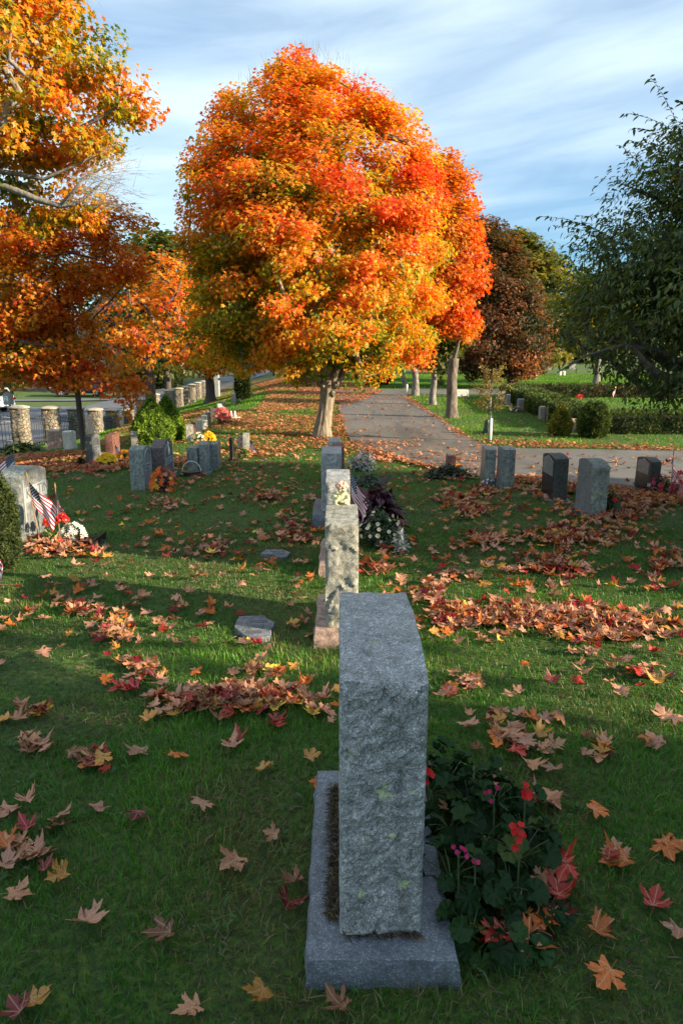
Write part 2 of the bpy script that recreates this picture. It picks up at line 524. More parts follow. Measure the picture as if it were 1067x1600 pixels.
# cemetery drive going away from us, bending out to the right in front of the hedges
drive_pts = [gp(527, 617), gp(528, 633), gp(531, 647), gp(536, 665), gp(543, 684), gp(553, 697), gp(572, 708), gp(610, 718), gp(660, 728),
             gp(700, 737), gp(760, 748), gp(830, 755), gp(920, 764), gp(1010, 771), gp(1130, 780), gp(1500, 800), gp(1500, 716), gp(1200, 708), gp(1067, 705), gp(900, 703), gp(815, 702), gp(770, 698), gp(742, 689), gp(722, 680),
             gp(708, 668), gp(694, 657), gp(665, 638), gp(652, 630), gp(640, 622), gp(632, 617)]
road_o, drive_poly = road('cemetery_drive', drive_pts, MT['asphalt'], .016)
cross_pts = [gp(470, 617), gp(880, 617.5), gp(1200, 617), gp(1200, 609), gp(880, 608.5), gp(470, 608)]
road_o2, cross_poly = road('cross_path', cross_pts, MT['asphalt'], .020)


def strip(name, xa, xb, y0, y1, mat, lift, n=60, m=10):
    V = []; Fs = []
    for j in range(n + 1):
        for i in range(m + 1):
            x = xa + (xb - xa) * i / m; y = y0 + (y1 - y0) * j / n
            V.append((x, y, Tz(x, y) + lift))
    for j in range(n):
        for i in range(m):
            a = j * (m + 1) + i
            Fs.append((a, a + 1, a + m + 2, a + m + 1))
    me = bpy.data.meshes.new(name); me.from_pydata(V, [], Fs); me.materials.append(mat); me.update()
    return tag(link(name, me), kind='structure')
strip('street', -16.9, -9.6, 8, 130, MT['street'], .06)
strip('side_street', -60, -16.5, 34, 44.8, MT['street'], .09, 14, 40)
strip('driveway', -34, -16.8, 50.5, 52.5, MT['street'], .07, 6, 20)


def inside(poly, P):
    x, y = P[:, 0], P[:, 1]
    r = np.zeros(len(P), bool)
    n = len(poly); j = n - 1
    for i in range(n):
        xi, yi = poly[i]; xj, yj = poly[j]
        c = ((yi > y) != (yj > y))
        with np.errstate(divide='ignore', invalid='ignore'):
            xx = (xj - xi) * (y - yi) / (yj - yi + 1e-12) + xi
        r ^= c & (x < xx)
        j = i
    return r


def off_road(P):
    r = inside(drive_poly, P) | inside(cross_poly, P)
    r |= (P[:, 0] < -9.55) & (P[:, 0] > -16.95)
    r |= (P[:, 0] < -16.5) & (P[:, 1] > 34) & (P[:, 1] < 44.9)
    return ~r


# ------------------------------------------------------------------ grass
def vnoise(P, s, seed=0.):
    """cheap smooth value noise for arrays of (x,y)"""
    q = P * s + seed * 17.31
    i = np.floor(q).astype(int); f = q - i; f = f * f * (3 - 2 * f)
    def h(a, b): return np.modf(np.abs(np.sin(a * 127.1 + b * 311.7 + seed * 3.7) * 43758.5453))[0]
    x0, y0 = i[:, 0], i[:, 1]
    return (h(x0, y0) * (1 - f[:, 0]) + h(x0 + 1, y0) * f[:, 0]) * (1 - f[:, 1]) + (h(x0, y0 + 1) * (1 - f[:, 0]) + h(x0 + 1, y0 + 1) * f[:, 0]) * f[:, 1]


def lerp_stops(v, stops):
    p = [s[0] for s in stops]
    return np.stack([np.interp(v, p, [s[1][k] for s in stops]) for k in range(3)], -1)


FOOT = []   # footprints (x0,x1,y0,y1) that carry no grass


def band(y0, y1, dens, h, wd, seg, half=.56, extra=.45, seed=1, tint=(1, 1, 1)):
    r = np.random.default_rng(seed)
    A = half * (y1 * y1 - y0 * y0) + 2 * extra * (y1 - y0)
    n = int(A * dens)
    # y distribution proportional to width
    yy = r.random(n * 2) * (y1 - y0) + y0
    keep = r.random(n * 2) < (half * yy + extra) / (half * y1 + extra)
    yy = yy[keep][:n]
    xx = (r.random(len(yy)) * 2 - 1) * (half * yy + extra)
    P = np.stack([xx, yy], 1)
    k = off_road(P)
    for (a, b_, c_, d_) in FOOT: k &= ~((P[:, 0] > a) & (P[:, 0] < b_) & (P[:, 1] > c_) & (P[:, 1] < d_))
    patch = vnoise(P, 1.5, 3) * .6 + vnoise(P, 5, 5) * .4
    bare_ = np.exp(-((P[:, 0] + .20) / .10) ** 2 - ((P[:, 1] - 1.8) / .45) ** 2) * .8 + np.exp(-((P[:, 0] + .22) / .14) ** 2 - ((P[:, 1] - 3.8) / .3) ** 2) * .7 + 1.1 * np.clip(vnoise(P, 2.3, 19) - .72, 0, 1)
    k &= r.random(len(P)) < np.clip(.5 + patch * 1.3, 0, 1) * (1 - np.clip(bare_, 0, .9))
    P = P[k]; patch = patch[k]; n = len(P)
    z = T(P[:, 0], P[:, 1])
    hh = h * (.45 + .9 * r.random(n)) * (.55 + .8 * patch)
    a = r.random(n) * 2 * np.pi
    lean = .25 + .75 * r.random(n) ** 1.5
    d = np.stack([np.cos(a), np.sin(a)], 1)
    t = a + np.pi / 2 + (r.random(n) - .5) * 1.5
    s = np.stack([np.cos(t), np.sin(t)], 1) * (wd * (.6 + .8 * r.random(n)))[:, None] * .5
    base = np.concatenate([P, z[:, None] - .006], 1)
    def lev(f, wf):
        c = base.copy()
        c[:, :2] += d * (lean * hh * f ** 1.8)[:, None]
        c[:, 2] += hh * f * (1 - .35 * lean * f)
        L = c.copy(); Rr = c.copy()
        L[:, :2] -= s * wf; Rr[:, :2] += s * wf
        return L, Rr, c
    if seg == 2:
        l0, r0, _ = lev(0, 1); l1, r1, _ = lev(.55, .85); _, _, tip = lev(1, 0)
        V = np.stack([l0, r0, l1, r1, tip], 1).reshape(-1, 3); o = np.arange(n) * 5
        polys = [np.stack([o, o + 1, o + 3, o + 2], 1), np.stack([o + 2, o + 3, o + 4], 1)]; per = 5
    else:
        l0, r0, _ = lev(0, 1); _, _, tip = lev(1, 0)
        V = np.stack([l0, r0, tip], 1).reshape(-1, 3); o = np.arange(n) * 3
        polys = [np.stack([o, o + 1, o + 2], 1)]; per = 3
    hue = np.clip(.45 * r.random(n) + .75 * (patch - .2) , 0, 1)
    c = lerp_stops(hue, [(0, (.036, .080, .008)), (.35, (.032, .115, .007)), (.7, (.064, .185, .008)), (1, (.14, .27, .011))])
    near_ = .22 * np.clip(vnoise(P, .8, 71) - .45, 0, 1) * 2 + np.exp(-((P[:, 0] + .22) / .16) ** 2 - ((P[:, 1] - 1.75) / .5) ** 2) * .75 + np.exp(-((P[:, 0] + .3) / .22) ** 2 - ((P[:, 1] - 3.75) / .35) ** 2) * .6
    dead = r.random(n) < np.where(P[:, 1] > 10, .03, 1) * (.06 + near_ + .5 * np.clip(vnoise(P, 1.9, 9) - .52, 0, 1) * 2)
    c[dead] = np.array([.19, .14, .065]) * (.6 + .7 * r.random(dead.sum()))[:, None]
    c *= (.8 + .4 * r.random(n))[:, None]
    return V, polys, np.repeat(c * np.array(tint), per, 0)


def join_np(parts):
    Vs, Ps, Cs, o = [], [], [], 0
    for V, polys, c in parts:
        Vs.append(V); Cs.append(c); Ps += [p + o for p in polys]; o += len(V)
    return np.concatenate(Vs), Ps, np.concatenate(Cs)


# ------------------------------------------------------------------ gravestones
def top_fn(kind, v):
    if kind == 'arch': return 1 - (2 * v - 1) ** 2
    if kind == 'serp':
        return max(0., .5 - .5 * math.cos(2 * math.pi * min(1, max(0, (v - .06) / .88))))
    if kind == 'peak': return 1 - abs(2 * v - 1)
    if kind == 'shoulder': return 0 if v < .14 or v > .86 else .35 + .65 * (1 - ((v - .5) / .36) ** 2)
    return 0.


def slab(name, mats, parent, t, wdt, h, top='arch', rise=.05, res=.03, rough=.012, side_rough=.0, top_rough=.004, seed=0., z0=0., pitch=14):
    """upright stone: thickness t along x, width along +y, shoulder height h. mats: rough, face"""
    nx, ny, nz = max(2, round(t / res)), max(4, round(wdt / res)), max(3, round(h / res))
    idx = {}; V = []; off = Vector((seed * 7.1, seed * 3.3, seed * 5.7))
    def vert(i, j, k):
        if (i, j, k) in idx: return idx[i, j, k]
        u, v, q = i / nx, j / ny, k / nz
        x, y, z = (u - .5) * t, v * wdt, q * (h + rise * top_fn(top, v))
        p = Vector((x, y, z)) + off
        ex = min(u, 1 - u) * t; ez = min(q * h + .004, (1 - q) * h + .004); ey = min(v, 1 - v) * wdt
        if j in (0, ny):
            e = min(1, ex / .016) * min(1, ez / .02)
            d = .35 * noise.fractal(p * pitch * 1.6, .75, 2.1, 6) + .45 * noise.noise(p * 6)
            for sc_, am in ((pitch * .75, 1.5), (pitch * 1.7, .9)):
                q_ = p * sc_ + noise.noise_vector(p * sc_ * .8) * .35
                ce = noise.voronoi(q_)[1][0]; hv = noise.noise_vector(ce * 7.31 + Vector((3.3, 1.7, 9.1)))
                d += am * ((q_ - ce).dot(hv) + .5 * noise.noise(ce * 5.7))
            dd = e * (rough * .5 + rough * d)
            y += -dd if j == 0 else dd
        elif i in (0, nx) and side_rough:
            e = min(1, ey / .02) * min(1, ez / .02)
            d = noise.fractal(p * pitch, 1.0, 2.0, 4) + (.45 - noise.voronoi(p * pitch)[0][0])
            x += (-1 if i == 0 else 1) * e * side_rough * (.4 + d)
        if k == nz:
            e = min(1, ex / .02 + .25)
            z += top_rough * e * (noise.fractal(p * 11, 1.0, 2.0, 4) + .8 * noise.noise(p * 4))
        # chipped arrises
        if ex < 1e-6 and ey < 1e-6 or (k == nz and (ex < 1e-6 or ey < 1e-6)):
            c = max(0, noise.noise(p * 17)) * .006
            x -= math.copysign(c, x); z -= c
        idx[i, j, k] = len(V); V.append((x, y, z + z0))
        return idx[i, j, k]
    Fs, M = [], []
    for k in range(nz):
        for i in range(nx):
            Fs.append((vert(i, 0, k), vert(i + 1, 0, k), vert(i + 1, 0, k + 1), vert(i, 0, k + 1))); M.append(0)
            Fs.append((vert(i + 1, ny, k), vert(i, ny, k), vert(i, ny, k + 1), vert(i + 1, ny, k + 1))); M.append(0)
        for j in range(ny):
            Fs.append((vert(nx, j, k), vert(nx, j + 1, k), vert(nx, j + 1, k + 1), vert(nx, j, k + 1))); M.append(1)
            Fs.append((vert(0, j + 1, k), vert(0, j, k), vert(0, j, k + 1), vert(0, j + 1, k + 1))); M.append(1)
    for i in range(nx):
        for j in range(ny):
            Fs.append((vert(i, j, nz), vert(i + 1, j, nz), vert(i + 1, j + 1, nz), vert(i, j + 1, nz))); M.append(0)
    me = bpy.data.meshes.new(name); me.from_pydata(V, [], Fs)
    for mm in mats: me.materials.append(mm)
    me.polygons.foreach_set('material_index', M); me.update()
    o = link(name, me, parent)
    smooth_by_angle(o, 38)
    return o


def plinth(parent, x0, x1, y0, y1, h, mat, res=.03, rough=.012, seed=0., z0=-.03):
    """low base block with split sides and a sawn top"""
    w_, l_ = x1 - x0, y1 - y0
    nx, ny, nz = max(3, round(w_ / res)), max(3, round(l_ / res)), max(2, round((h - z0) / res))
    idx = {}; V = []; off = Vector((seed, seed * 2, 3))
    def vert(i, j, k):
        if (i, j, k) in idx: return idx[i, j, k]
        x, y, z = x0 + w_ * i / nx, y0 + l_ * j / ny, z0 + (h - z0) * k / nz
        p = Vector((x, y, z)) + off
        e = 0 if k == nz else min(1, (h - z) / .025)
        d = rough * e * (.7 + noise.fractal(p * 16, 1., 2., 4) + .5 * noise.noise(p * 6))
        if i == 0: x -= d
        if i == nx: x += d
        if j == 0: y -= d
        if j == ny: y += d
        if k == nz and (i in (0, nx) or j in (0, ny)): z -= max(0, noise.noise(p * 15)) * .006
        idx[i, j, k] = len(V); V.append((x, y, z)); return idx[i, j, k]
    Fs = []
    for k in range(nz):
        for i in range(nx):
            Fs.append((vert(i, 0, k), vert(i + 1, 0, k), vert(i + 1, 0, k + 1), vert(i, 0, k + 1)))
            Fs.append((vert(i + 1, ny, k), vert(i, ny, k), vert(i, ny, k + 1), vert(i + 1, ny, k + 1)))
        for j in range(ny):
            Fs.append((vert(nx, j, k), vert(nx, j + 1, k), vert(nx, j + 1, k + 1), vert(nx, j, k + 1)))
            Fs.append((vert(0, j + 1, k), vert(0, j, k), vert(0, j, k + 1), vert(0, j + 1, k + 1)))
    for i in range(nx):
        for j in range(ny):
            Fs.append((vert(i, j, nz), vert(i + 1, j, nz), vert(i + 1, j + 1, nz), vert(i, j + 1, nz)))
    me = bpy.data.meshes.new('plinth'); me.from_pydata(V, [], Fs); me.materials.append(mat); me.update()
    o = link('plinth', me, parent); smooth_by_angle(o, 38)
    return o


LANDMARKS = []


def grave_px(label, px0, px1, pyb, pyt, wdt, mat, face=None, top='arch', rise=.04, base=None, res=None, rough=.012, seed=None, group=None, panel=0, px_mode='end', side_rough=0, yaw=0., peak=None):
    """stone whose near end spans px0..px1 and stands on pyb, its front top edge at pyt"""
    p = G((px0 + px1) / 2, pyb)
    D = p.y
    x0 = slope(px0, pyb)[0] * D; x1 = slope(px1, pyb)[0] * D
    t = x1 - x0
    ztop = CAMZ + slope((px0 + px1) / 2, pyt)[1] * D
    h = ztop - p.z
    seed = R.random() * 50 if seed is None else seed
    root = thing('gravestone', label, 'gravestone', ((x0 + x1) / 2, D, p.z), yaw + R.gauss(0, .03), group or 'upright gravestones on the lawn')
    root.rotation_euler[0] = R.gauss(0, .014); root.rotation_euler[1] = R.gauss(0, .016)
    bh = 0
    if base:
        mb_, ox, oy, bh = base
        plinth(root, -t / 2 - ox, t / 2 + ox, -oy, wdt + oy, bh, MT[mb_], res=.05, seed=seed)
    slab('slab', [MT[mat], MT[face or mat]], root, t, wdt, h - bh + (0 if bh else .03), top, rise, res or max(.016, D * .0035), rough, side_rough, .004, seed, z0=bh if bh else -.03)
    s = 1 if panel > 0 else -1
    if panel:
        # carved border, arched motif and frosted name panel on the inscribed side
        X0 = s * (t / 2)
        def strip_(y0, y1, z0, z1, d=.004):
            return (min(X0, X0 + s * d), max(X0, X0 + s * d), y0, y1, z0, z1)
        if abs(panel) in (1, 2):
            mb = MB(); zz = h + rise * .3
            pts = [(X0 + s * .001, wdt * .10, h * .22)]
            for k in range(13):
                a = math.pi * k / 12
                pts.append((X0 + s * .001, wdt * (.5 - .40 * math.cos(a)), h * .80 + math.sin(a) * (h * .16 + rise * .4)))
            pts.append((X0 + s * .001, wdt * .90, h * .22))
            mb.tube(pts, .008, 6)
            mb.build('carved_border', MT['frosted'], root)
            mb = MB(); mb.box(*strip_(wdt * .2, wdt * .8, h * .48, h * .66, .005)); mb.build('name_panel', MT['frosted'], root)
            mb = MB()
            for r_ in range(2):
                for k in range(7):
                    y = wdt * (.25 + .075 * k); z = h * (.60 - .07 * r_)
                    if r_ and k > 4: continue
                    mb.box(*[(q if n > 1 else q) for n, q in enumerate(strip_(y, y + wdt * .04, z - h * .02, z + h * .02, .0075))])
            mb.build('incised_lines', MT['incised'], root)
            if abs(panel) == 2:
                mb = MB()
                mb.lathe([(.002, 0), (.016, .02), (.022, .07), (.014, .12), (.010, .15), (.012, .165), (.002, .18)], 10, 0, (X0, wdt * .5, h * .70))
                mb.build('carved_figure', MT['marble'], root, True)
        elif abs(panel) == 3:
            mb = MB(); zt = h + .004
            mb.loft([[(X0, wdt * .08, h * .58), (X0, wdt * .92, h * .58), (X0, wdt * .92, h * .92), (X0, wdt * .5, h + rise * .6), (X0, wdt * .08, h * .92)],
                     [(X0 + s * .006, wdt * .09, h * .59), (X0 + s * .006, wdt * .91, h * .59), (X0 + s * .006, wdt * .91, h * .915), (X0 + s * .006, wdt * .5, h + rise * .55), (X0 + s * .006, wdt * .09, h * .915)]])
            mb.build('sunk_panel', MT['polished'], root)
    FOOT.append(((x0 + x1) / 2 - t / 2, (x0 + x1) / 2 + t / 2, D, D + wdt))
    LANDMARKS.append((label, root.location.copy()))
    return root


# nearest stone, split granite on a long plinth
ND = 1.50
near = thing('gravestone', 'nearest blue-grey granite gravestone with rough split end on a long plinth', 'gravestone', (.103, 1.42, 0), 0, 'upright gravestones on the lawn')
plinth(near, -.190, .190, 0, .80, .092, MT['granite_base'], res=.012, rough=.008, seed=4.2)
sl_o = slab('slab', [MT['granite_blue'], MT['granite_blue']], near, .213, .625, .728, 'arch', .035, .0060, .0150, .003, .007, 3.7, z0=.092, pitch=19)
sl_o.data.polygons.foreach_set('use_smooth', [False] * len(sl_o.data.polygons))
for v in sl_o.data.vertices: v.co.y += .08
# lichen on the split face, following its relief
from mathutils.bvhtree import BVHTree
bvh = BVHTree.FromPolygons([v.co.copy() for v in sl_o.data.vertices], [tuple(p_.vertices) for p_ in sl_o.data.polygons])
MT['lichen'] = plain('pale_green_lichen', (.36, .42, .24), .95, .35, 120, bmp=.6)
for (px_, py_, rr_l, sd) in [(600, 1236, .030, 1.1), (598, 1222, .018, 2.3), (566, 1388, .016, 3.7), (630, 1382, .017, 5.2), (548, 1180, .011, 6.1), (612, 1300, .012, 7.7), (575, 1300, .010, 8.8), (640, 1235, .009, 9.4)]:
    c_ = at(px_, py_, 1.50) - near.location
    N_ = 16; pts_ = {}; fs_ = []; vs_ = []
    for i in range(N_ + 1):
        for j in range(N_ + 1):
            x_ = c_.x + (i / N_ - .5) * 2.4 * rr_l; z_ = c_.z + (j / N_ - .5) * 2.4 * rr_l
            h_ = bvh.ray_cast(Vector((x_, -.3, z_)), Vector((0, 1, 0)))
            if h_[0] is None or h_[0].y > .2: continue
            m_ = 1 - math.hypot(i / N_ - .5, j / N_ - .5) * 2.4 + .75 * noise.noise(Vector((x_ * 85, z_ * 85, sd))) + .3 * noise.noise(Vector((x_ * 240, z_ * 240, sd)))
            if m_ > .38: pts_[i, j] = len(vs_); vs_.append((x_, h_[0].y - .0012 - .0008 * min(1, m_), z_))
    for (i, j) in pts_:
        q_ = [(i, j), (i + 1, j), (i + 1, j + 1), (i, j + 1)]
        if all(k_ in pts_ for k_ in q_): fs_.append([pts_[k_] for k_ in q_])
    if fs_:
        me = bpy.data.meshes.new('lichen'); me.from_pydata(vs_, [], fs_); me.materials.append(MT['lichen']); me.update(); link('lichen', me, sl_o)

# dry clippings blown against the foot of the slab
mbv, mbf, mbc = [], [], []
def straws(n, x0, x1, y0, y1, z, ln, cols, seed, parent, name, mat):
    r = np.random.default_rng(seed)
    P = np.stack([r.uniform(x0, x1, n), r.uniform(y0, y1, n), z + r.uniform(0, .012, n)], 1)
    a = r.uniform(0, 6.28, n); d = np.stack([np.cos(a), np.sin(a), r.uniform(-.05, .16, n)], 1) * (ln * r.uniform(.5, 1.3, n))[:, None]
    s = np.stack([-np.sin(a), np.cos(a), np.zeros(n)], 1) * .0011
    V = np.stack([P - s, P + s, P + d * .5 + s + [0, 0, .004], P + d], 1).reshape(-1, 3)
    o = np.arange(n) * 4
    c = lerp_stops(r.random(n), cols)
    return npmesh(name, V, [np.stack([o, o + 1, o + 2, o + 3], 1)], mat, parent, col=np.repeat(c, 4, 0))
CLIP = [(0, (.05, .036, .026)), (.6, (.12, .085, .055)), (1, (.22, .17, .10))]
def fringe(n, x0, x1, y0, y1, z, seed):
    o = straws(n, x0, x1, y0, y1, z, .024, CLIP, seed, None, 'dry_grass_clippings', MT['grass'])
    o.location = near.location
    return tag(o, kind='stuff')
fringe(1300, -.142, -.108, .12, .70, .0925, 3)
fringe(260, -.100, .100, .066, .084, .0925, 4)
FOOT.append((-.09, .295, 1.41, 2.22))
LANDMARKS.append(('the nearest gravestone', Vector((.1, 1.8, 0))))

# second stone, with a pink plinth; a small statue on its top
def row_stone(label, x0, x1, d, zt, wdt, mat, base=None, top='arch', rise=.03, seed=1., res=.014, rough=.012, face=None):
    root = thing('gravestone', label, 'gravestone', ((x0 + x1) / 2, d, 0), 0, 'upright gravestones on the lawn')
    t = x1 - x0; bh = 0
    if base:
        mb_, ox, oy, bh, shift = base
        plinth(root, -t / 2 - ox + shift, t / 2 + ox + shift, -oy, wdt + oy, bh, MT[mb_], res=.03, seed=seed)
        FOOT.append((x0 - ox, x1 + ox, d - oy, d + wdt + oy))
    slab('slab', [MT[mat], MT[face or mat]], root, t, wdt, zt - bh, top, rise, res, rough, .002, .005, seed, z0=bh)
    FOOT.append((x0, x1, d, d + wdt))
    LANDMARKS.append((label, root.location.copy()))
    return root
row_stone('second granite gravestone in the middle row, pale rough end, small statue on top', -.088, .092, 3.55, .69, .47, 'granite_pale', ('granite_pink', .055, .06, .09, 0), rise=.022, seed=8.3, res=.011)
row_stone('third gravestone in the middle row, pointed top, right behind the small statue', -.110, .060, 4.74, .685, .52, 'granite_blue', ('granite_pink', .045, .08, .10, 0), 'peak', .045, seed=12.1)
row_stone('fourth gravestone in the middle row, wide blue-grey top and grey plinth block', -.185, .0, 6.15, .672, .5, 'granite_blue', ('granite_base', .075, .08, .13, 0), 'arch', .02, seed=15.6)
row_stone('low red granite gravestone hidden behind the fourth stone of the middle row', -.1, .028, 7.25, .58, .35, 'granite_red', None, 'flat', .0, seed=17.)
row_stone('last small grey gravestone of the middle row, before the big maple', -.158, -.012, 8.3, .50, .35, 'granite_blue', None, 'arch', .025, seed=19.)

# left side stones (inscribed side faces right)
LG = 'gravestones left of the middle row'
big = grave_px('large grey gravestone with arched top and frosted name panel behind two flags', 6, 41, 846, 746, .47, 'granite_green', 'polished', 'arch', .055, None, .016, .010, 21., LG)
# name panel with partly hidden lettering
bt = 0.5 * (slope(41, 846)[0] - slope(6, 846)[0]) * big.location.y
bh_ = CAMZ + slope(24, 746)[1] * big.location.y - big.location.z
mb = MB(); mb.box(bt, bt + .004, .04, .46, bh_ * .58, bh_ * .82); mb.build('name_panel', MT['frosted'], big)
mb = MB(); mb.loft([[(bt, .03, .1), (bt, .055, .1), (bt, .055, bh_ * .93), (bt, .04, bh_ * .97), (bt, .03, bh_ * .93)], [(bt + .006, .03, .1), (bt + .006, .055, .1), (bt + .006, .055, bh_ * .93), (bt + .006, .04, bh_ * .97), (bt + .006, .03, bh_ * .93)]])
mb.build('carved_border', MT['frosted'], big)
for txt, yy in (('K', .075), ('TIN', .285)):
    cu = bpy.data.curves.new('lettering', 'FONT'); cu.body = txt; cu.size = .125; cu.extrude = .001
    lo = text_obj(cu, big)
    lo.rotation_euler = (math.pi / 2, 0, math.pi / 2); lo.location = (bt + .0055, yy, bh_ * .645)
    lo.data.materials.append(MT['incised'])

grave_px('tall grey-green gravestone with carved arch and name panel, left of the orange bouquet', 205.5, 228, 767, 704, .30, 'granite_green', 'polished', 'arch', .04, None, None, .010, 23., LG, panel=1)
grave_px('purple-brown gravestone with arched top and carved figure behind the orange bouquet', 240.5, 260, 756, 700, .48, 'granite_purple', 'granite_purple', 'arch', .075, ('granite_base', .02, .10, .05), None, .008, 25., LG, panel=2)
grave_px('flat-topped grey gravestone behind the little hooped basket', 293.5, 310, 741, 700, .30, 'granite_green', 'polished', 'flat', 0, None, None, .008, 27., LG)
grave_px('grey gravestone with curved top in the middle of a tight row of three', 312.5, 326.5, 740, 695, .34, 'granite_green', 'polished', 'arch', .025, ('granite_base', .02, .03, .03), None, .008, 29., LG, panel=1)
grave_px('grey gravestone at the far end of a tight row of three', 330, 341.5, 735, 694, .26, 'granite_green', 'polished', 'arch', .02, None, None, .008, 31., LG)
grave_px('grey gravestone with carved arch and name panel beside yellow flowers', 135, 146.5, 727, 683, .34, 'granite_dark', 'polished', 'arch', .03, ('granite_base', .04, .05, .03), None, .008, 33., LG, panel=1)
grave_px('red-brown gravestone behind the yellow flowers with a flag at its side', 166.5, 178, 717, 680, .36, 'granite_red', 'granite_red', 'flat', .0, None, None, .008, 35., LG)
grave_px('small grey gravestone partly hidden behind the tall grey-green one', 206, 216.5, 704, 675, .34, 'granite_pale', 'granite_pink', 'arch', .02, None, None, .008, 37., LG)
grave_px('pinkish brown gravestone in front of the second stone pillar', 76, 94, 702, 674, .26, 'granite_pink', 'granite_pink', 'arch', .035, ('granite_pink', .05, .06, .05), None, .015, 39., LG)
grave_px('sunlit white gravestone in front of the third stone pillar', 100.5, 115, 704, 675, .22, 'marble', 'marble', 'arch', .015, ('granite_pale', .03, .03, .03), None, .012, 41., LG)
grave_px('short pinkish gravestone between the black post and the pale slender stone', 371, 381, 705, 683.5, .24, 'granite_pink', 'granite_pink', 'arch', .01, None, None, .008, 43., LG)
grave_px('pale slender gravestone beside a small flag, near the black post', 380, 389.5, 706, 678.5, .22, 'granite_pale', 'granite_pale', 'arch', .012, None, None, .008, 45., LG)
SR = 'small stones in a row below the fence pillars'
for (lab, a, b_, yb, yt, mt, top) in [
        ('nearest and broadest of the row of small stones, weathered grey, beside white flowers', 291.5, 303.5, 691, 666, 'granite_pale', 'arch'),
        ('brown stone, second in the row of small stones', 301, 307, 682, 661, 'granite_red', 'arch'),
        ('bright white stone, third in the row of small stones', 309, 316.5, 676, 657, 'marble', 'arch'),
        ('tall cream stone behind the yellow flowers in the row of small stones', 317.5, 325, 670, 650, 'marble', 'flat'),
        ('grey stone between cream and dark ones in the row of small stones', 324.5, 330.5, 663, 645, 'granite_pale', 'arch'),
        ('dark stone, sixth in the row of small stones', 329.5, 336, 656, 638, 'granite_dark', 'flat'),
        ('tall white stone beside the pink flower bed', 341.5, 347.5, 650, 631.5, 'marble', 'flat'),
        ('farthest grey stone of the row, behind the pink flower bed', 348.5, 354, 645, 628, 'granite_pale', 'shoulder')]:
    grave_px(lab, a, b_, yb, yt, .30, mt, mt, top, .015, None, .05, .006, None, SR, yaw=.28)
FG = 'far gravestones under the trees'
for (lab, a, b_, yb, yt, mt) in [
        ('pale narrow far stone on a small base, left of the dark bush', 362, 367, 632, 616.5, 'granite_pale'),
        ('taller grey far stone just behind the pale narrow one', 366.5, 372, 626, 612, 'granite_green'),
        ('grey far stone right of the dark bush, half hidden by leaves', 388.5, 392, 620, 601, 'granite_pale'),
        ('leaning grey slab far behind, beside a white post', 466, 471.5, 597, 578, 'granite_pale'),
        ('small blue-grey far stone right of the white post', 476.5, 481, 598, 587, 'granite_blue'),
        ('dark far stone behind the two round evergreens, upper one', 604, 613, 584, 572, 'granite_dark'),
        ('dark far stone right of the two round evergreens, lower one', 608.5, 619, 590, 577, 'granite_dark'),
        ('pale far monument seen under the cherry branches, left of two', 837, 846, 566, 553, 'marble'),
        ('pale broad far monument under the cherry branches, right of two', 851, 862, 578, 564, 'granite_pale'),
        ('grey far monument glimpsed behind the cherry foliage', 889, 899, 577, 566, 'granite_pale'),
        ('small white far stone on the shaded lawn beyond the hedge', 836, 840, 588, 581, 'marble'),
        ('small cream far stone on the shaded lawn, left of a pair', 874, 877, 587, 581, 'marble'),
        ('small cream far stone on the shaded lawn, right of a pair', 880, 883, 587, 581, 'marble')]:
    grave_px(lab, a, b_, yb, yt, .3, mt, mt, 'arch', .05, None, .12, .006, None, FG)
# right side stones (inscribed side faces left)
RG = 'gravestones right of the middle row'
grave_px('small red-brown block gravestone rising from a low bush beside the drive', 698.5, 711, 746, 713, .20, 'granite_red', 'granite_purple', 'flat', 0, None, None, .003, 51., RG)
grave_px('left of two slim grey gravestones standing side by side near the drive', 755.5, 772, 757, 703, .30, 'granite_green', 'polished', 'arch', .02, None, None, .008, 53., RG)
grave_px('right of two slim grey gravestones standing side by side near the drive', 783, 802, 764, 703, .30, 'granite_green', 'polished', 'arch', .02, ('granite_base', .015, .02, .03), None, .008, 55., RG)
grave_px('dark grey gravestone with arched top left of the rough grey one', 862, 884.5, 784, 717, .38, 'granite_dark', 'polished_dark', 'arch', .028, ('granite_base', .035, .02, .02), None, .008, 57., RG, panel=-3)
grave_px('rough grey gravestone with rounded top beside red geraniums', 919.5, 945, 810, 730, .44, 'granite_green', 'polished', 'arch', .04, ('granite_base', .03, .03, .03), None, .010, 59., RG)
grave_px('black gravestone with grey panel beside a flag and pink flowers', 1010.5, 1027, 773, 722, .36, 'granite_dark', 'polished_dark', 'arch', .028, ('granite_dark', .04, .03, .03), None, .006, 61., RG, panel=-3)
HG = 'small stones along the hedge'
for (lab, a, b_, yb, yt, mt) in [
        ('farthest small grey stone along the left side of the hedge', 783, 788.5, 633, 613, 'granite_green'),
        ('second small grey stone along the left side of the hedge', 791, 797, 634, 617, 'granite_blue'),
        ('squat grey stone beside small plants along the hedge', 808.5, 818, 642, 624, 'granite_green'),
        ('left of two pale stones beside the yellow-green evergreen', 843, 851, 656, 636, 'granite_pale'),
        ('right of two pale stones beside the yellow-green evergreen', 855.5, 864, 657, 637.5, 'granite_pale')]:
    grave_px(lab, a, b_, yb, yt, .16, mt, mt, 'arch', .02, None, .05, .006, None, HG)
p = G(899, 676)
wb = thing('gravestone', 'low wide tan stone between the two clipped evergreens', 'gravestone', p, 0, HG)
mb = MB(); mb.box(-.17, .17, 0, .12, -.03, .27, 0, .012); mb.build('slab', MT['granite_pink'], wb)
p = G(722, 621)
wm = thing('monument', 'sunlit white block monument on the lawn behind the tree trunks', 'monument', p, 0)
mb = MB(); mb.box(-.20, .20, 0, .26, -.03, .25, 0, .01); mb.build('block', MT['marble'], wm)
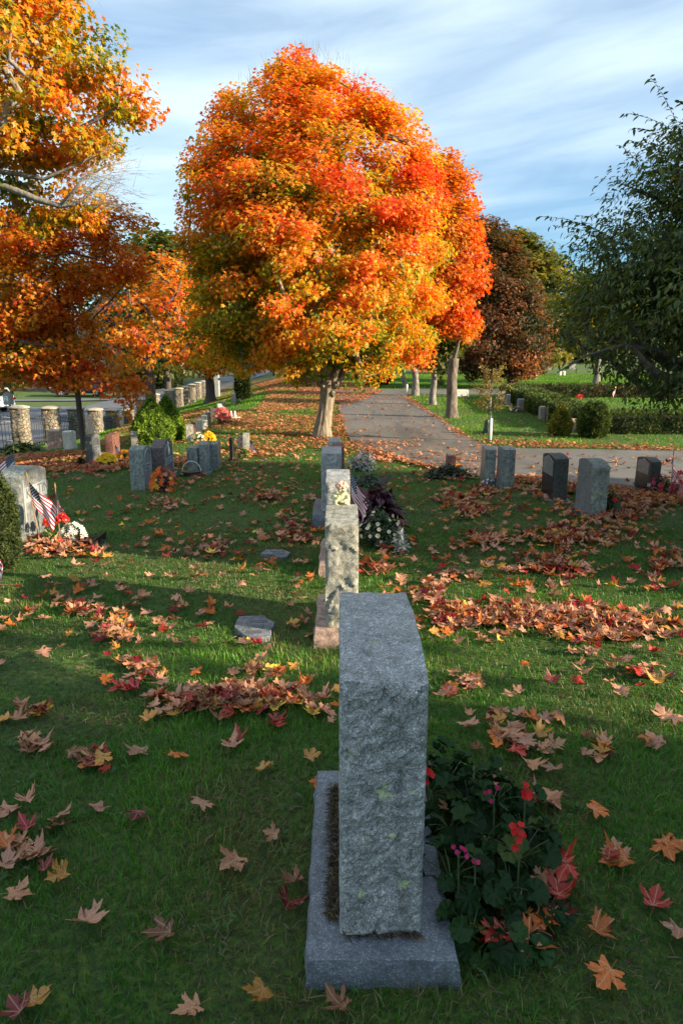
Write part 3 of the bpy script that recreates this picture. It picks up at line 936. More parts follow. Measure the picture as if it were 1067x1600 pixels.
mb = MB(); mb.box(-.235, .235, -.03, .29, -.05, .05, 0, .006); mb.build('plinth', MT['granite_pale'], wm)

# flat markers in the grass
def flat_marker(label, px0, px1, py0, py1, seed, letters=True):
    P = [G(px0 + 8, py0), G(px1 - 14, py0), G(px1, (py0 * 2 + py1) / 3), G(px1 - 6, py1 - 3), G((px0 + px1) / 2 + 8, py1), G(px0 + 16, py1 - 5), G(px0, (py0 + py1) / 2)]
    c = sum(P, Vector()) / len(P); c.z = Tz(c.x, c.y)
    root = thing('grave_marker', label, 'grave marker', c, 0, 'flat markers sunk in the grass')
    pts = []
    for i, p in enumerate(P):
        q = P[(i + 1) % len(P)]
        for k in range(5):
            r = p.lerp(q, k / 5); j = noise.noise(r * 9) * .012
            pts.append((r.x - c.x + j, r.y - c.y + j))
    pts.reverse()
    if sum(pts[i][0] * pts[(i + 1) % len(pts)][1] - pts[(i + 1) % len(pts)][0] * pts[i][1] for i in range(len(pts))) < 0: pts.reverse()
    mb = MB(); mb.loft([[(x, y, -.05) for x, y in pts], [(x, y, .022) for x, y in pts], [(x * .97, y * .97, .030) for x, y in pts]])
    mb.build('slab', MT['slate'], root)
    mb = MB(); rr = random.Random(seed)
    wx = max(x for x, y in pts); wy = max(y for x, y in pts)
    for row in range(3):
        y = wy * (.45 - .42 * row); x = -wx * .6 + rr.random() * .03
        while x < wx * .5:
            l_ = wx * (.05 + .07 * rr.random())
            mb.box(x, x + l_, y - wy * .11, y + wy * .11, .027, .0325); x += l_ + wx * .05
    mb.build('incised_lines', MT['incised'], root)
    FOOT.append((c.x - wx, c.x + wx, c.y - wy, c.y + wy))
    return root
flat_marker('near flat grey stone marker set in the grass left of the second gravestone', 366, 428, 969, 1005, 2)
flat_marker('farther flat grey marker set in the grass left of the middle row', 407, 455, 864, 877, 3)

# black post
p = G(363, 719)
t_ = thing('post', 'short round black stone post on a square foot', 'post', p)
mb = MB(); mb.lathe([(.036, 0), (.036, .28), (.040, .285), (.040, .31), (.034, .318), (.034, .335), (.001, .338)], 18); mb.build('shaft', MT['black'], t_, False)
mb = MB(); mb.box(-.05, .10, -.06, .06, -.02, .03); mb.build('foot', MT['black'], t_)

# ------------------------------------------------------------------ statue on the second stone
FIG_D = 3.93
fx = slope(533, 790)[0] * FIG_D
st_ = thing('statue', 'small mossy plaster cherub resting its chin, on top of the second gravestone', 'statue', (fx - .002, FIG_D + .03, .692))
mb = MB()
mb.ball((0, .012, .035), .042, 2, sc=(1.05, .8, .85), jit=.15)          # seated body
mb.ball((-.030, -.015, .030), .021, 1, sc=(1, 1.2, 1.1), jit=.1)        # knees
mb.ball((.028, -.018, .022), .020, 1, sc=(1.1, 1.2, .9), jit=.1)
mb.tube([(-.036, .005, .066), (-.038, -.02, .050), (-.022, -.034, .055), (-.005, -.035, .068)], [.013, .012, .010, .009], 8)   # arm to chin
mb.tube([(.036, .004, .062), (.044, -.022, .042), (.022, -.036, .036), (-.004, -.038, .032)], [.013, .012, .010, .008], 8)
for k in range(4):
    mb.tube([(.036 - .012 * k * .3, -.034, .040 - .003 * k), (.030 - .012 * k * .3, -.043, .034 - .003 * k), (.026, -.045, .026)], [.0035, .003, .002], 5)
mb.tube([(-.026, .0, .014), (-.03, -.04, .012), (-.012, -.05, .010)], [.014, .012, .009], 8)          # feet
mb.tube([(.028, .0, .014), (.036, -.038, .012), (.05, -.048, .010)], [.014, .012, .009], 8)
mb.tube([(.002, .004, .068), (.006, -.004, .090)], [.016, .015], 8)
mb.ball((.006, -.008, .108), .031, 2, sc=(.95, .98, 1.02), jit=.04)     # head
mb.ball((.014, -.039, .103), .005, 1); mb.ball((-.005, -.037, .098), .006, 1); mb.ball((.024, -.034, .098), .007, 1)
mb.ball((.0, .034, .062), .024, 1, sc=(1.8, .35, 1.1), jit=.3)           # wings folded behind
body = mb.build('figure', plain('mossy_plaster', (.50, .46, .27), .9, .35, 55, bmp=.5), st_, True)
rm = body.modifiers.new('r', 'REMESH'); rm.mode = 'VOXEL'; rm.voxel_size = .0035; rm.use_smooth_shade = True
mb = MB()
for k in range(46):
    a = R.random() * 6.28; th = R.random() ** .7 * 1.5
    d = Vector((math.sin(th) * math.cos(a), math.sin(th) * math.sin(a) * .95 + .18, math.cos(th)))
    mb.ball(Vector((.006, -.006, .112)) + d.normalized() * .031, .008 + .004 * R.random(), 0)
mb.build('hair', plain('pink_plaster', (.62, .36, .27), .9, .2, 60, bmp=.4), st_, True)


# ------------------------------------------------------------------ flags
def flag(label, foot, length, lean, fly, hoist, out, droop, seed, group='small flags on sticks', cloth_turn=0.):
    root = thing('flag', label, 'flag', foot, 0, group)
    top = Vector((lean[0] * length, lean[1] * length, length))
    mb = MB(); mb.tube([(0, 0, -.05), top], [.005, .004], 8); st = mb.build('staff', MT['wood_pole'], root)
    ax = top.normalized()
    mb = MB(); rings = []
    a = ax.orthogonal().normalized(); b2 = ax.cross(a)
    for r_, z in ((.004, 0), (.009, .006), (.006, .016), (.008, .022), (.001, .05)):
        rings.append([top + ax * z + (a * math.cos(q) + b2 * math.sin(q)) * r_ for q in [k * math.pi / 4 for k in range(8)]])
    mb.loft(rings); mb.build('finial', MT['gold'], root)
    n, m = 30, 26; rr = random.Random(seed); ph = rr.random() * 6
    o2 = Vector((out[0], out[1], 0)).normalized(); side = Vector((-o2.y, o2.x, 0))
    V = []
    def P(s, t):   # s along the fly 0..1, t down the hoist 0..1
        q = top - ax * (.02 + t * hoist)
        spread = min(.8, out[2] * 1.45) * (1 - .2 * t)
        w_ = q + o2 * (s * fly * spread) + Vector((0, 0, -1)) * (s * fly * droop * .86 * (1 - .10 * s))
        w_ += side * (math.sin(s * 5.2 + t * 2.2 + ph) * .030 * s + math.sin(s * 9 - t * 4 + ph * 2) * .012 * s)
        return w_
    for j in range(m + 1):
        for i in range(n + 1): V.append(P(i / n, j / m))
    Fs, M = [], []
    for j in range(m):
        for i in range(n):
            a_ = j * (n + 1) + i
            Fs.append((a_, a_ + 1, a_ + n + 2, a_ + n + 1))
            M.append(2 if (i < 12 and j < 14) else (0 if (j // 2) % 2 == 0 else 1))
    me = bpy.data.meshes.new('cloth'); me.from_pydata(V, [], Fs)
    for k in ('red', 'white', 'navy'): me.materials.append(MT[k])
    me.polygons.foreach_set('material_index', M); me.polygons.foreach_set('use_smooth', [True] * len(Fs)); me.update()
    cl = link('cloth', me, root)
    mb = MB()
    for r_ in range(9):
        for c_ in range(6 if r_ % 2 == 0 else 5):
            s = .4 * ((c_ + .5) / 6 + (0 if r_ % 2 == 0 else 1 / 12)); t = 14 / 26 * (r_ + .5) / 9
            c0 = P(s, t); du = (P(s + .01, t) - c0).normalized(); dv = (P(s, t + .01) - c0).normalized(); nn = du.cross(dv).normalized()
            rs = hoist * .026
            for sg in (1, -1):
                mb.add([c0 + nn * sg * .0022 + (du * math.sin(k * math.pi / 5) + dv * -math.cos(k * math.pi / 5)) * (rs if k % 2 == 0 else rs * .42) for k in range(10)],
                       [tuple(range(10))] if sg > 0 else [tuple(reversed(range(10)))])
    mb.build('stars', MT['white'], cl)
    return root


p = G(64, 850)
flag('large stars and stripes flag hanging in front of the big grey gravestone', p, .56, (-.10, .02), .33, .20, (1, -.15, .48), .86, 5)
p = G(94, 836)
flag('smaller furled flag behind red and white flowers at the big grey stone', p, .42, (-.01, .03), .21, .14, (.6, -.5, .34), .93, 8)
p = G(24, 752) + Vector((0, 0, 0)); p = at(26, 760, 7.6); p.z = Tz(p.x, p.y)
flag('flag poking up behind the big grey gravestone', p, .60, (.03, 0), .30, .20, (-.8, -.5, .55), .8, 9)
p = at(-9, 950, 4.4); p.z = Tz(p.x, p.y)
flag('flag edge at the photo border below the clipped shrub', p, .42, (-.02, 0), .30, .20, (.8, -.5, .32), .9, 10)
p = at(548, 790, 5.75); p.z = 0
flag('flag beside the third gravestone of the middle row above the burgundy plant', p, .60, (.0, .02), .32, .21, (.85, -.5, .35), .93, 11)
p = G(1047, 771)
flag('flag standing in pink flowers next to the black gravestone', p, .50, (-.04, .0), .32, .20, (-.35, -.8, .5), .88, 12)
p = G(183, 719)
flag('little flag beside the red-brown gravestone', p, .27, (-.03, 0), .17, .11, (.8, -.5, .5), .85, 13)
p = G(391, 709)
flag('little flag beside the pale slender gravestone', p, .25, (.04, 0), .19, .13, (.6, -.6, .5), .8, 14)
p = G(960, 622)
flag('little flag on the hedged lawn in front of the far hedge', p, .34, (-.02, 0), .2, .16, (-.6, -.6, .5), .8, 15)
p = G(817, 640)
flag('little flag by the squat stone at the hedge', p, .38, (-.03, 0), .16, .12, (-.6, -.6, .4), .8, 16)


# ------------------------------------------------------------------ foliage tools
def unit(a): return a / np.maximum(1e-9, np.linalg.norm(a, axis=-1, keepdims=True))


# simple leaf templates: base at origin, tip +y
T_MAPLE = (np.array([(0, 0, 0), (-.30, .22, .05), (-.52, .52, -.03), (-.13, .50, .02), (.30, .22, .05), (.52, .52, -.03), (.13, .50, .02), (0, 1, -.06), (-.34, -.04, -.02), (.34, -.04, -.02)], float),
           [np.array([(0, 6, 7, 3)]), np.array([(0, 3, 2), (0, 2, 1), (0, 5, 6), (0, 4, 5), (0, 1, 8), (0, 9, 4)])])
T_OVAL = (np.array([(0, 0, 0), (-.17, .33, .06), (.17, .33, .06), (0, .36, 0), (-.13, .68, .03), (.13, .68, .03), (0, .70, -.03), (0, 1, -.14)], float),
          [np.array([(0, 3, 1, 1)])[:, :3], np.array([(0, 2, 3), (3, 6, 4), (3, 4, 1), (3, 2, 5), (3, 5, 6), (6, 7, 4), (6, 5, 7)])])
T_CARD = (np.array([(0, 0, 0), (-.36, .45, .06), (0, 1, -.05), (.36, .45, .06)], float), [np.array([(0, 3, 2, 1)])])
T_SPRAY = (np.array([(0, 0, 0), (-.10, .5, .02), (0, 1, 0), (.10, .5, .02), (-.45, .55, .0), (-.22, .62, .05), (.45, .55, 0), (.22, .62, .05), (0, .15, 0)], float),
           [np.array([(0, 3, 2, 1), (8, 5, 4, 1), (8, 3, 6, 7)])])
T_BLADE = (np.array([(-.07, 0, 0), (.07, 0, 0), (-.08, .5, .16), (.08, .5, .16), (0, 1, .02)], float), [np.array([(0, 1, 3, 2)]), np.array([(2, 3, 4)])])


def frames(nrm, tip):
    nrm = unit(nrm); y = unit(tip - nrm * (tip * nrm).sum(-1, keepdims=True)); x = np.cross(y, nrm)
    return np.stack([x, y, nrm], -1)      # columns


def scatter(template, pos, nrm, tip, size, colr):
    tv, tp = template
    Rm = frames(nrm, tip)
    V = np.einsum('nij,kj->nki', Rm, tv) * np.asarray(size).reshape(-1, 1, 1) + pos[:, None, :]
    k = len(tv); o = (np.arange(len(pos)) * k)[:, None, None]
    polys = [(p[None] + o).reshape(-1, p.shape[1]) for p in tp]
    return V.reshape(-1, 3), polys, np.repeat(colr, k, 0)


def shade_var(c, r, a=.25):
    return c * (1 - a + 2 * a * r.random((len(c), 1)))


def skeleton(trunk, first, clumps, step=.35, seed=0, zpen=.9):
    """trunk: list of points; every clump centre is joined to the nearest lower wood"""
    r = random.Random(seed)
    P = [Vector(p) for p in trunk]; par = [-1] + list(range(len(trunk) - 1))
    arr = np.array([tuple(p) for p in P]); leaves = []
    top = np.array(trunk[first])
    order = np.argsort(np.linalg.norm(clumps - top, axis=1))
    ok = np.zeros(len(P), bool); ok[first:] = True
    for ci in order:
        c = clumps[ci]
        d = np.linalg.norm(arr - c, axis=1) + zpen * np.maximum(0, arr[:, 2] - c[2]) + np.where(ok, 0, 1e3)
        k = int(d.argmin()); a = P[k]; b = Vector(c); L = (b - a).length
        n = max(1, int(L / step)); prev = k; new = []
        up = Vector((0, 0, 1)) * L * .12
        for q in range(1, n + 1):
            f = q / n
            p = a.lerp(b, f) + up * math.sin(math.pi * f) * .6
            if q < n: p += Vector((r.uniform(-1, 1), r.uniform(-1, 1), r.uniform(-1, 1))) * step * .13
            P.append(p); par.append(prev); prev = len(P) - 1; new.append(tuple(p))
        leaves.append(prev)
        arr = np.concatenate([arr, np.array(new)]); ok = np.concatenate([ok, np.ones(len(new), bool)])
    n = len(P); acc = np.zeros(n)
    kids = np.bincount([p for p in par if p >= 0], minlength=n)
    e = 2.25
    for i in range(n - 1, 0, -1):
        if kids[i] == 0: acc[i] = 1
        acc[par[i]] += acc[i]
    return P, par, acc ** (1 / e)


def wood_mesh(name, P, par, rad_, base, mat, parent, start=1, twigs=(), minr=.004):
    Vs, Fs, o = [], [[], [], []], 0
    for i in range(start, len(P)):
        a, b = P[par[i]] - base, P[i] - base
        r0, r1 = min(rad_[par[i]], rad_[i] * 1.25), rad_[i]
        d = (b - a)
        if d.length < 1e-6: continue
        d.normalize(); s = 9 if r0 > .06 else 6 if r0 > .025 else 4 if r0 > .010 else 3
        u = d.orthogonal().normalized(); v = d.cross(u)
        a = a - d * r0 * .3
        ring = [u * math.cos(2 * math.pi * k / s) + v * math.sin(2 * math.pi * k / s) for k in range(s)]
        Vs += [tuple(a + q * r0) for q in ring] + [tuple(b + q * r1) for q in ring]
        Fs[0] += [(o + k, o + (k + 1) % s, o + s + (k + 1) % s, o + s + k) for k in range(s)]
        o += 2 * s
    for a, b, r in twigs:
        a, b = Vector(a) - base, Vector(b) - base
        d = (b - a)
        if d.length < 1e-6: continue
        d.normalize(); u = d.orthogonal().normalized(); v = d.cross(u); s = 3
        ring = [u * math.cos(2 * math.pi * k / s) + v * math.sin(2 * math.pi * k / s) for k in range(s)]
        Vs += [tuple(a + q * r) for q in ring] + [tuple(b)]
        Fs[1] += [(o + k, o + (k + 1) % s, o + s) for k in range(s)]
        o += s + 1
    return npmesh(name, np.array(Vs), [np.array(f) for f in Fs if f], mat, parent, smooth=True)


def crown_clumps(profile, n, seed, yscale=.9, outer=.45, squash=1., axis=None):
    """profile: list of (z, x_left, x_right); returns clump centres and 0..1 outerness. axis y = axis"""
    r = np.random.default_rng(seed)
    pz = np.array(sorted(profile)); z0, z1 = pz[0, 0], pz[-1, 0]
    zz = r.random(n * 6) * (z1 - z0) + z0
    xl = np.interp(zz, pz[:, 0], pz[:, 1]); xr = np.interp(zz, pz[:, 0], pz[:, 2])
    hw = (xr - xl) / 2
    keep = r.random(len(zz)) < (hw / hw.max()) ** 1.4
    zz, hw, xl, xr = zz[keep][:n], hw[keep][:n], xl[keep][:n], xr[keep][:n]
    a = r.random(len(zz)) * 2 * np.pi; q = r.random(len(zz)) ** outer
    x = (xl + xr) / 2 + hw * q * np.cos(a); y = axis + hw * yscale * q * np.sin(a)
    return np.stack([x, y, zz], 1), q


def tree(name, label, base, trunk, first, clumps, outer, cl_r, per, size, colfn, bark_m, template=T_MAPLE, trunk_r=.2, seed=1, leafm='leaf_tree', group=None,
         flat=.6, droop=.35, twig_n=3, bare=(), trunk_obj=None, gap=.0, wood=True, cat='tree'):
    r = np.random.default_rng(seed)
    base = Vector(base)
    root = thing(name, label, cat, base, 0, group)
    n = len(clumps)
    # leaves
    cnt = np.maximum(3, (per * (.55 + .9 * r.random(n)))).astype(int)
    ci = np.repeat(np.arange(n), cnt); N = len(ci)
    off = r.normal(size=(N, 3)); off = unit(off) * (r.random((N, 1)) ** .45) * [1, 1, flat]
    rr = np.asarray(cl_r) * (.7 + .6 * r.random(n))
    pos = clumps[ci] + off * rr[ci][:, None]
    cen = clumps.mean(0)
    out = unit(clumps[ci] - cen + off * rr[ci][:, None] * 2)
    nrm = unit(np.array([0, 0, .75]) + .55 * out + .75 * unit(r.normal(size=(N, 3))))
    tip = unit(out * .5 + unit(r.normal(size=(N, 3))) + np.array([0, 0, -droop * 2]))
    cl_h = r.random(n)
    c = colfn(pos, outer[ci] if outer is not None else np.ones(N), cl_h[ci], r)
    sz = size * (.65 + .6 * r.random(N))
    V, polys, cc = scatter(template, pos - np.array(base), nrm, tip, sz, c)
    npmesh('crown', V, polys, MT[leafm], root, col=cc)
    if wood:
        P, par, ra = skeleton(trunk, first, clumps, step=max(.25, np.mean(rr) * .9), seed=seed)
        ra = ra * (trunk_r / ra[0]); ra = np.maximum(ra, .004)
        tw = []
        if twig_n:
            for i in range(n):
                idxs = np.nonzero(ci == i)[0][:twig_n]
                for k in idxs: tw.append((clumps[i], pos[k], .003))
        for a, b in bare:
            a, b = Vector(a), Vector(b); L_ = (b - a).length; j = Vector((r.normal(), r.normal(), r.normal())) * L_ * .10
            m1 = a.lerp(b, .35) + j; m2 = a.lerp(b, .7) + j * .4
            for q0, q1, rr0 in ((a, m1, .005), (m1, m2, .004), (m2, b, .003)): tw.append((q0, q1 + (q1 - q0) * .12, rr0))
        wood_mesh('branches' if trunk_obj else 'trunk', P, par, ra, base, bark_m, root, start=len(trunk) if trunk_obj else 1, twigs=tw)
    if trunk_obj: trunk_obj(root, base)
    return root


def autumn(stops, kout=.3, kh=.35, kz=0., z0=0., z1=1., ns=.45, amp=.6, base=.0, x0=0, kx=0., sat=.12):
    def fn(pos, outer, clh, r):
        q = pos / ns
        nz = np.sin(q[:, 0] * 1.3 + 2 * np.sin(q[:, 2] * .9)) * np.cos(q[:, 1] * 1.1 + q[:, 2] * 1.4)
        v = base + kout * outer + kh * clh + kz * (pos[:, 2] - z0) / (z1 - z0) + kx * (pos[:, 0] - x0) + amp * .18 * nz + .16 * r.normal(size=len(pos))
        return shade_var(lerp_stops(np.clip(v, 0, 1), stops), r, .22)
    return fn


MAPLE = [(0, (.075, .17, .014)), (.20, (.26, .34, .018)), (.38, (.68, .47, .02)), (.56, (.84, .36, .02)), (.78, (.84, .19, .02)), (1, (.68, .06, .018))]
RED = [(0, (.34, .26, .02)), (.25, (.72, .30, .016)), (.55, (.74, .165, .015)), (.82, (.68, .07, .014)), (1, (.50, .025, .012))]


def bend_trunk(pts, rr, bump_amp, seed, mat, sides=30, per=6, flare=0.):
    """a trunk as one swept, furrowed surface through the points"""
    def f(root, base):
        V = []; rings = 0
        n = (len(pts) - 1) * per
        for i in range(n + 1):
            t = i / per; k = min(int(t), len(pts) - 2); q = t - k; q2 = q * q * (3 - 2 * q) * .35 + q * .65
            c = Vector(pts[k]).lerp(Vector(pts[k + 1]), q2) - base; r0 = rr[k] + (rr[k + 1] - rr[k]) * q2
            for s in range(sides):
                a = 2 * math.pi * s / sides
                fl = flare * math.exp(-max(0, c.z) / .16) * (.35 + .9 * max(0, noise.noise(Vector((math.cos(a) * 1.6, math.sin(a) * 1.6, seed)))))
                fur = noise.noise(Vector((math.cos(a) * 5.5, math.sin(a) * 5.5, c.z * 1.6 + seed))) + .6 * noise.noise(Vector((math.cos(a) * 12, math.sin(a) * 12, c.z * 3.5 + seed)))
                rad_ = r0 * (1 + fl) + bump_amp * fur + r0 * .10 * noise.noise(Vector((math.cos(a), math.sin(a), c.z * 1.8 + seed)))
                V.append((c.x + rad_ * math.cos(a), c.y + rad_ * math.sin(a), c.z))
            rings += 1
        i = np.arange(rings - 1)[:, None] * sides; s = np.arange(sides)[None]
        q = np.stack([(i + s), (i + (s + 1) % sides), (i + sides + (s + 1) % sides), (i + sides + s)], -1).reshape(-1, 4)
        npmesh('trunk', np.array(V), [q, np.array([list((rings - 1) * sides + np.arange(sides))])], mat, root, smooth=True)
    return f


def prof(D, rows):
    """rows of (py, px_left, px_right) seen at forward distance D -> (z, x_left, x_right)"""
    o = []
    for py, a, b in rows:
        sx, sz = slope(a, py); sx2, _ = slope(b, py)
        o.append((CAMZ + sz * D, sx * D, sx2 * D))
    return o


# ------------------------------------------------------------------ the big maple
b0 = G(503, 684); D0 = b0.y
TP = [at(503, 690, D0), at(505, 668, D0), at(509, 640, D0), at(512, 612, D0), at(514, 594, D0), at(516, 578, D0)]
TR = [.165, .150, .125, .130, .158, .10]
lead = [at(514, 560, D0), at(510, 520, D0), at(503, 470, D0), at(500, 420, D0), at(499, 370, D0), at(496, 320, D0), at(490, 250, D0)]
trk = [tuple(p) for p in TP + lead]
pf = prof(D0, [(92, 452, 492), (106, 432, 518), (130, 398, 552), (164, 348, 592), (200, 322, 634), (240, 302, 664), (275, 294, 680), (310, 284, 688), (360, 284, 694), (400, 292, 696), (440, 298, 690), (480, 304, 682), (515, 325, 665), (545, 350, 650), (568, 405, 610)])
cl, q = crown_clumps(pf, 700, 5, .92, .42, axis=D0 + .1)
ext = []
for (x, y, d) in [(420, 560, -.6), (350, 545, -.4), (380, 575, -.5), (330, 560, .2), (300, 520, .3), (450, 575, -1.0), (470, 520, -1.7), (440, 480, -2.0), (520, 500, -2.0), (560, 520, -1.6), (590, 545, -.9), (620, 540, -.2), (560, 590, .9), (585, 585, 1.1), (610, 575, 1.3), (648, 545, -.3), (652, 560, -.35), (645, 530, -.3), (655, 525, -.25), (488, 575, -.5), (470, 590, .3), (640, 208, 0), (655, 228, .3), (648, 244, -.4), (624, 188, .1), (668, 250, .4), (660, 270, -.3), (636, 222, -.5)]:
    ext.append(tuple(at(x, y, D0 + d)))
cl = np.concatenate([cl, np.array(ext)]); q = np.concatenate([q, np.full(len(ext), .95)])
rr_ = np.random.default_rng(3)
bare = []
for _ in range(75):
    px = rr_.uniform(330, 610); top = np.interp(px, [300, 400, 470, 540, 600, 640], [260, 120, 84, 100, 170, 240])
    a = at(px, top + 45, D0 + rr_.uniform(-.6, .6)); b = at(px + (px - 470) * .12 + rr_.uniform(-8, 8), top - rr_.uniform(0, 32), a.y)
    m_ = a.lerp(b, .5)
    bare.append((a, b))
    bare.append((m_, m_ + (b - a) * .45 + Vector((rr_.uniform(-.12, .12), 0, 0))))
zc0, zc1 = pf[-1][0], pf[0][0]
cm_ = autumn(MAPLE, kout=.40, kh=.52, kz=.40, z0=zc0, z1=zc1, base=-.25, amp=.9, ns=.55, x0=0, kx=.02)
limb_tubes = [(0, [at(503, 600, D0), at(493, 585, D0 - .1), at(484, 560, D0 - .3), at(470, 535, D0 - .5)], [.085, .068, .05, .04]),
              (0, [at(514, 600, D0), at(512, 580, D0), at(513, 560, D0), at(511, 535, D0)], [.12, .098, .088, .078]),
              (0, [at(523, 604, D0), at(532, 590, D0 + .05), at(541, 572, D0 + .15), at(556, 545, D0 + .3)], [.095, .068, .05, .04]),
              (0, [at(516, 604, D0 - .05), at(523, 588, D0 - .12), at(530, 570, D0 - .2), at(534, 545, D0 - .3)], [.085, .062, .05, .04])]
tb = bend_trunk(TP, TR, .016, 3.3, MT['bark_maple'], 40, 8, .55)


def main_trunk(root, base):
    tb(root, base)
    for _, pts, rr2 in limb_tubes:
        mb = MB(); mb.tube([p - base for p in pts], rr2, 12); mb.build('limb', MT['bark_maple'], root, True)
    mb = MB()
    for (x, y, d, r_) in [(525, 601, -.09, .06), (505, 603, -.10, .05), (520, 615, -.10, .045)]:
        mb.ball(at(x, y, D0 + d) - base, r_, 1, sc=(1, 1, 1.3), jit=.4)
    mb.build('burl', MT['bark_maple'], root, True)
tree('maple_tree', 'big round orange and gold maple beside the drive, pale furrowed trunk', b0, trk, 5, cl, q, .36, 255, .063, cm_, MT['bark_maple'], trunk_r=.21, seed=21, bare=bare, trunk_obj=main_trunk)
LANDMARKS.append(('the big maple', b0))

# second maple, red, right behind it
def simple_tree(label, px, py, tr, prof_rows, n, cl_r, per, size, colfn, bark_m, seed, D=None, name='maple_tree', template=T_MAPLE, trunk_top=None, lean=0., yscale=.9, outer=.5, leafm='leaf_tree', group=None, own_trunk=True, twig_n=1, flat=.6):
    b = G(px, py) if D is None else at(px, py, D)
    if D is not None: b.z = Tz(b.x, b.y)
    D = b.y
    pf = prof(D, prof_rows)
    zt = max(p[0] for p in pf); zb = min(p[0] for p in pf)
    cxm = np.mean([(p[1] + p[2]) / 2 for p in pf])
    ztr = zb + (zt - zb) * .12 if trunk_top is None else CAMZ + slope(px, trunk_top)[1] * D
    pts = [(b.x, b.y, b.z - .1)]
    for f in (.33, .66, 1.): pts.append((b.x + lean * f * (ztr - b.z) + (.02 * math.sin(seed + f * 5)), b.y, b.z + (ztr - b.z) * f))
    top = [(pts[-1][0] * (1 - f) + cxm * f, b.y, ztr + (zt - ztr) * f) for f in (.25, .5, .75)]
    cl, q = crown_clumps(pf, n, seed, yscale, outer, axis=b.y)
    rs = [tr * 1.05, tr * .92, tr * .84, tr * .8]
    tob = bend_trunk(pts, rs, tr * .06, seed * 1.7, bark_m, 20, 6, .6) if own_trunk else None
    return tree(name, label, b, pts + top, 3, cl, q, cl_r, per, size, colfn, bark_m, template, tr * .8, seed, leafm, group, trunk_obj=tob, twig_n=twig_n, flat=flat)
RG_ = 'roadside trees right of the drive'
simple_tree('vivid red-orange maple right of the big maple, stout trunk beside the drive', 705, 653, .135,
            [(242, 660, 706), (262, 648, 722), (298, 640, 732), (340, 640, 736), (390, 640, 742), (430, 642, 746), (470, 646, 746), (500, 655, 740), (522, 672, 728)], 240, .36, 120, .095,
            autumn(RED, kout=.4, kh=.35, base=-.08, amp=.8, ns=.6, x0=2.6, kx=.22), MT['bark_mid'], 33, trunk_top=560, yscale=.8, outer=.42, group=RG_)
BROWN = [(0, (.04, .065, .015)), (.35, (.075, .06, .022)), (.65, (.19, .075, .03)), (1, (.38, .14, .045))]
OLIVE = [(0, (.035, .06, .012)), (.5, (.10, .12, .018)), (1, (.26, .22, .03))]
DGREEN = [(0, (.012, .03, .010)), (.5, (.03, .062, .016)), (1, (.085, .12, .025))]
simple_tree('slim grey-trunked tree with olive leaves, second from the big stout trunk along the drive', 676, 633, .10,
            [(420, 640, 720), (470, 630, 730), (530, 640, 725), (575, 650, 715)], 60, .5, 60, .17, autumn(OLIVE, .3, .4, base=.1), MT['bark_grey'], 35, trunk_top=585, group=RG_)
simple_tree('straight tree at the far corner of the drive beside a white post', 648, 619, .13,
            [(400, 610, 690), (460, 600, 700), (540, 615, 690), (570, 625, 680)], 60, .6, 60, .2, autumn(MAPLE, .3, .4, base=.25), MT['bark_grey'], 37, trunk_top=580, group=RG_)
simple_tree('thin leaning forked tree beyond the cross path', 634, 607, .10,
            [(480, 590, 660), (520, 585, 665), (560, 600, 655)], 40, .7, 50, .22, autumn(DGREEN, .3, .4, base=.1), MT['bark_grey'], 39, trunk_top=572, lean=-.25, group=RG_)
simple_tree('tall dark russet tree standing behind the young staked tree', 797, 606, .16,
            [(338, 742, 768), (370, 728, 795), (420, 720, 818), (470, 715, 838), (520, 705, 855), (560, 700, 850), (590, 745, 830)], 300, .62, 150, .125,
            autumn(BROWN, .35, .45, base=.02, amp=.8, ns=1.1), MT['bark_dark'], 41, trunk_top=588, outer=.55)
simple_tree('olive green rounded tree behind the russet tree', 815, 584, .3,
            [(366, 800, 828), (385, 780, 850), (420, 768, 872), (480, 762, 890), (540, 768, 890), (565, 780, 880)], 260, .9, 90, .27,
            autumn(OLIVE, .45, .45, base=.12, ns=1.8), MT['bark_dark'], 43, trunk_top=570, name='broadleaf_tree')
simple_tree('pale straight-trunked tree standing behind the far hedge', 931, 599, .16,
            [(440, 880, 985), (500, 860, 1000), (545, 870, 990)], 70, .8, 50, .25, autumn(OLIVE, .3, .5, base=.2), MT['bark_grey'], 45, trunk_top=560, name='broadleaf_tree')
simple_tree('slender tree half hidden behind the trunk of the big maple', 497, 594, .11,
            [(440, 460, 540), (500, 450, 550), (560, 465, 535)], 40, .9, 40, .25, autumn(DGREEN, .3, .4, base=.1), MT['bark_dark'], 47, trunk_top=570, name='broadleaf_tree')

# ------------------------------------------------------------------ cherry on the right, its trunk just outside the frame
CB = Vector((4.35, 6.1, 0))
pfc = prof(6.2, [(215, 1060, 1180), (230, 1030, 1250), (255, 1005, 1310), (290, 980, 1370), (330, 950, 1420), (370, 922, 1440), (410, 908, 1460), (450, 892, 1470), (490, 885, 1470), (520, 915, 1450), (540, 950, 1430)])
clc, qc = crown_clumps(pfc, 330, 61, .95, .5, axis=6.2)
lowb = [tuple(at(x, y, 5.8 + d)) for x, y, d in [(1000, 575, 0), (985, 590, .2), (1040, 590, -.2), (950, 560, .3), (915, 545, .4), (1060, 600, -.3), (1010, 560, .6), (880, 520, .5), (1030, 620, .2)]]
clc = np.concatenate([clc, np.array(lowb)]); qc = np.concatenate([qc, np.full(len(lowb), .9)])
CHERRY = [(0, (.024, .048, .010)), (.45, (.068, .105, .013)), (.8, (.14, .175, .02)), (.94, (.15, .15, .02)), (1, (.40, .22, .02))]
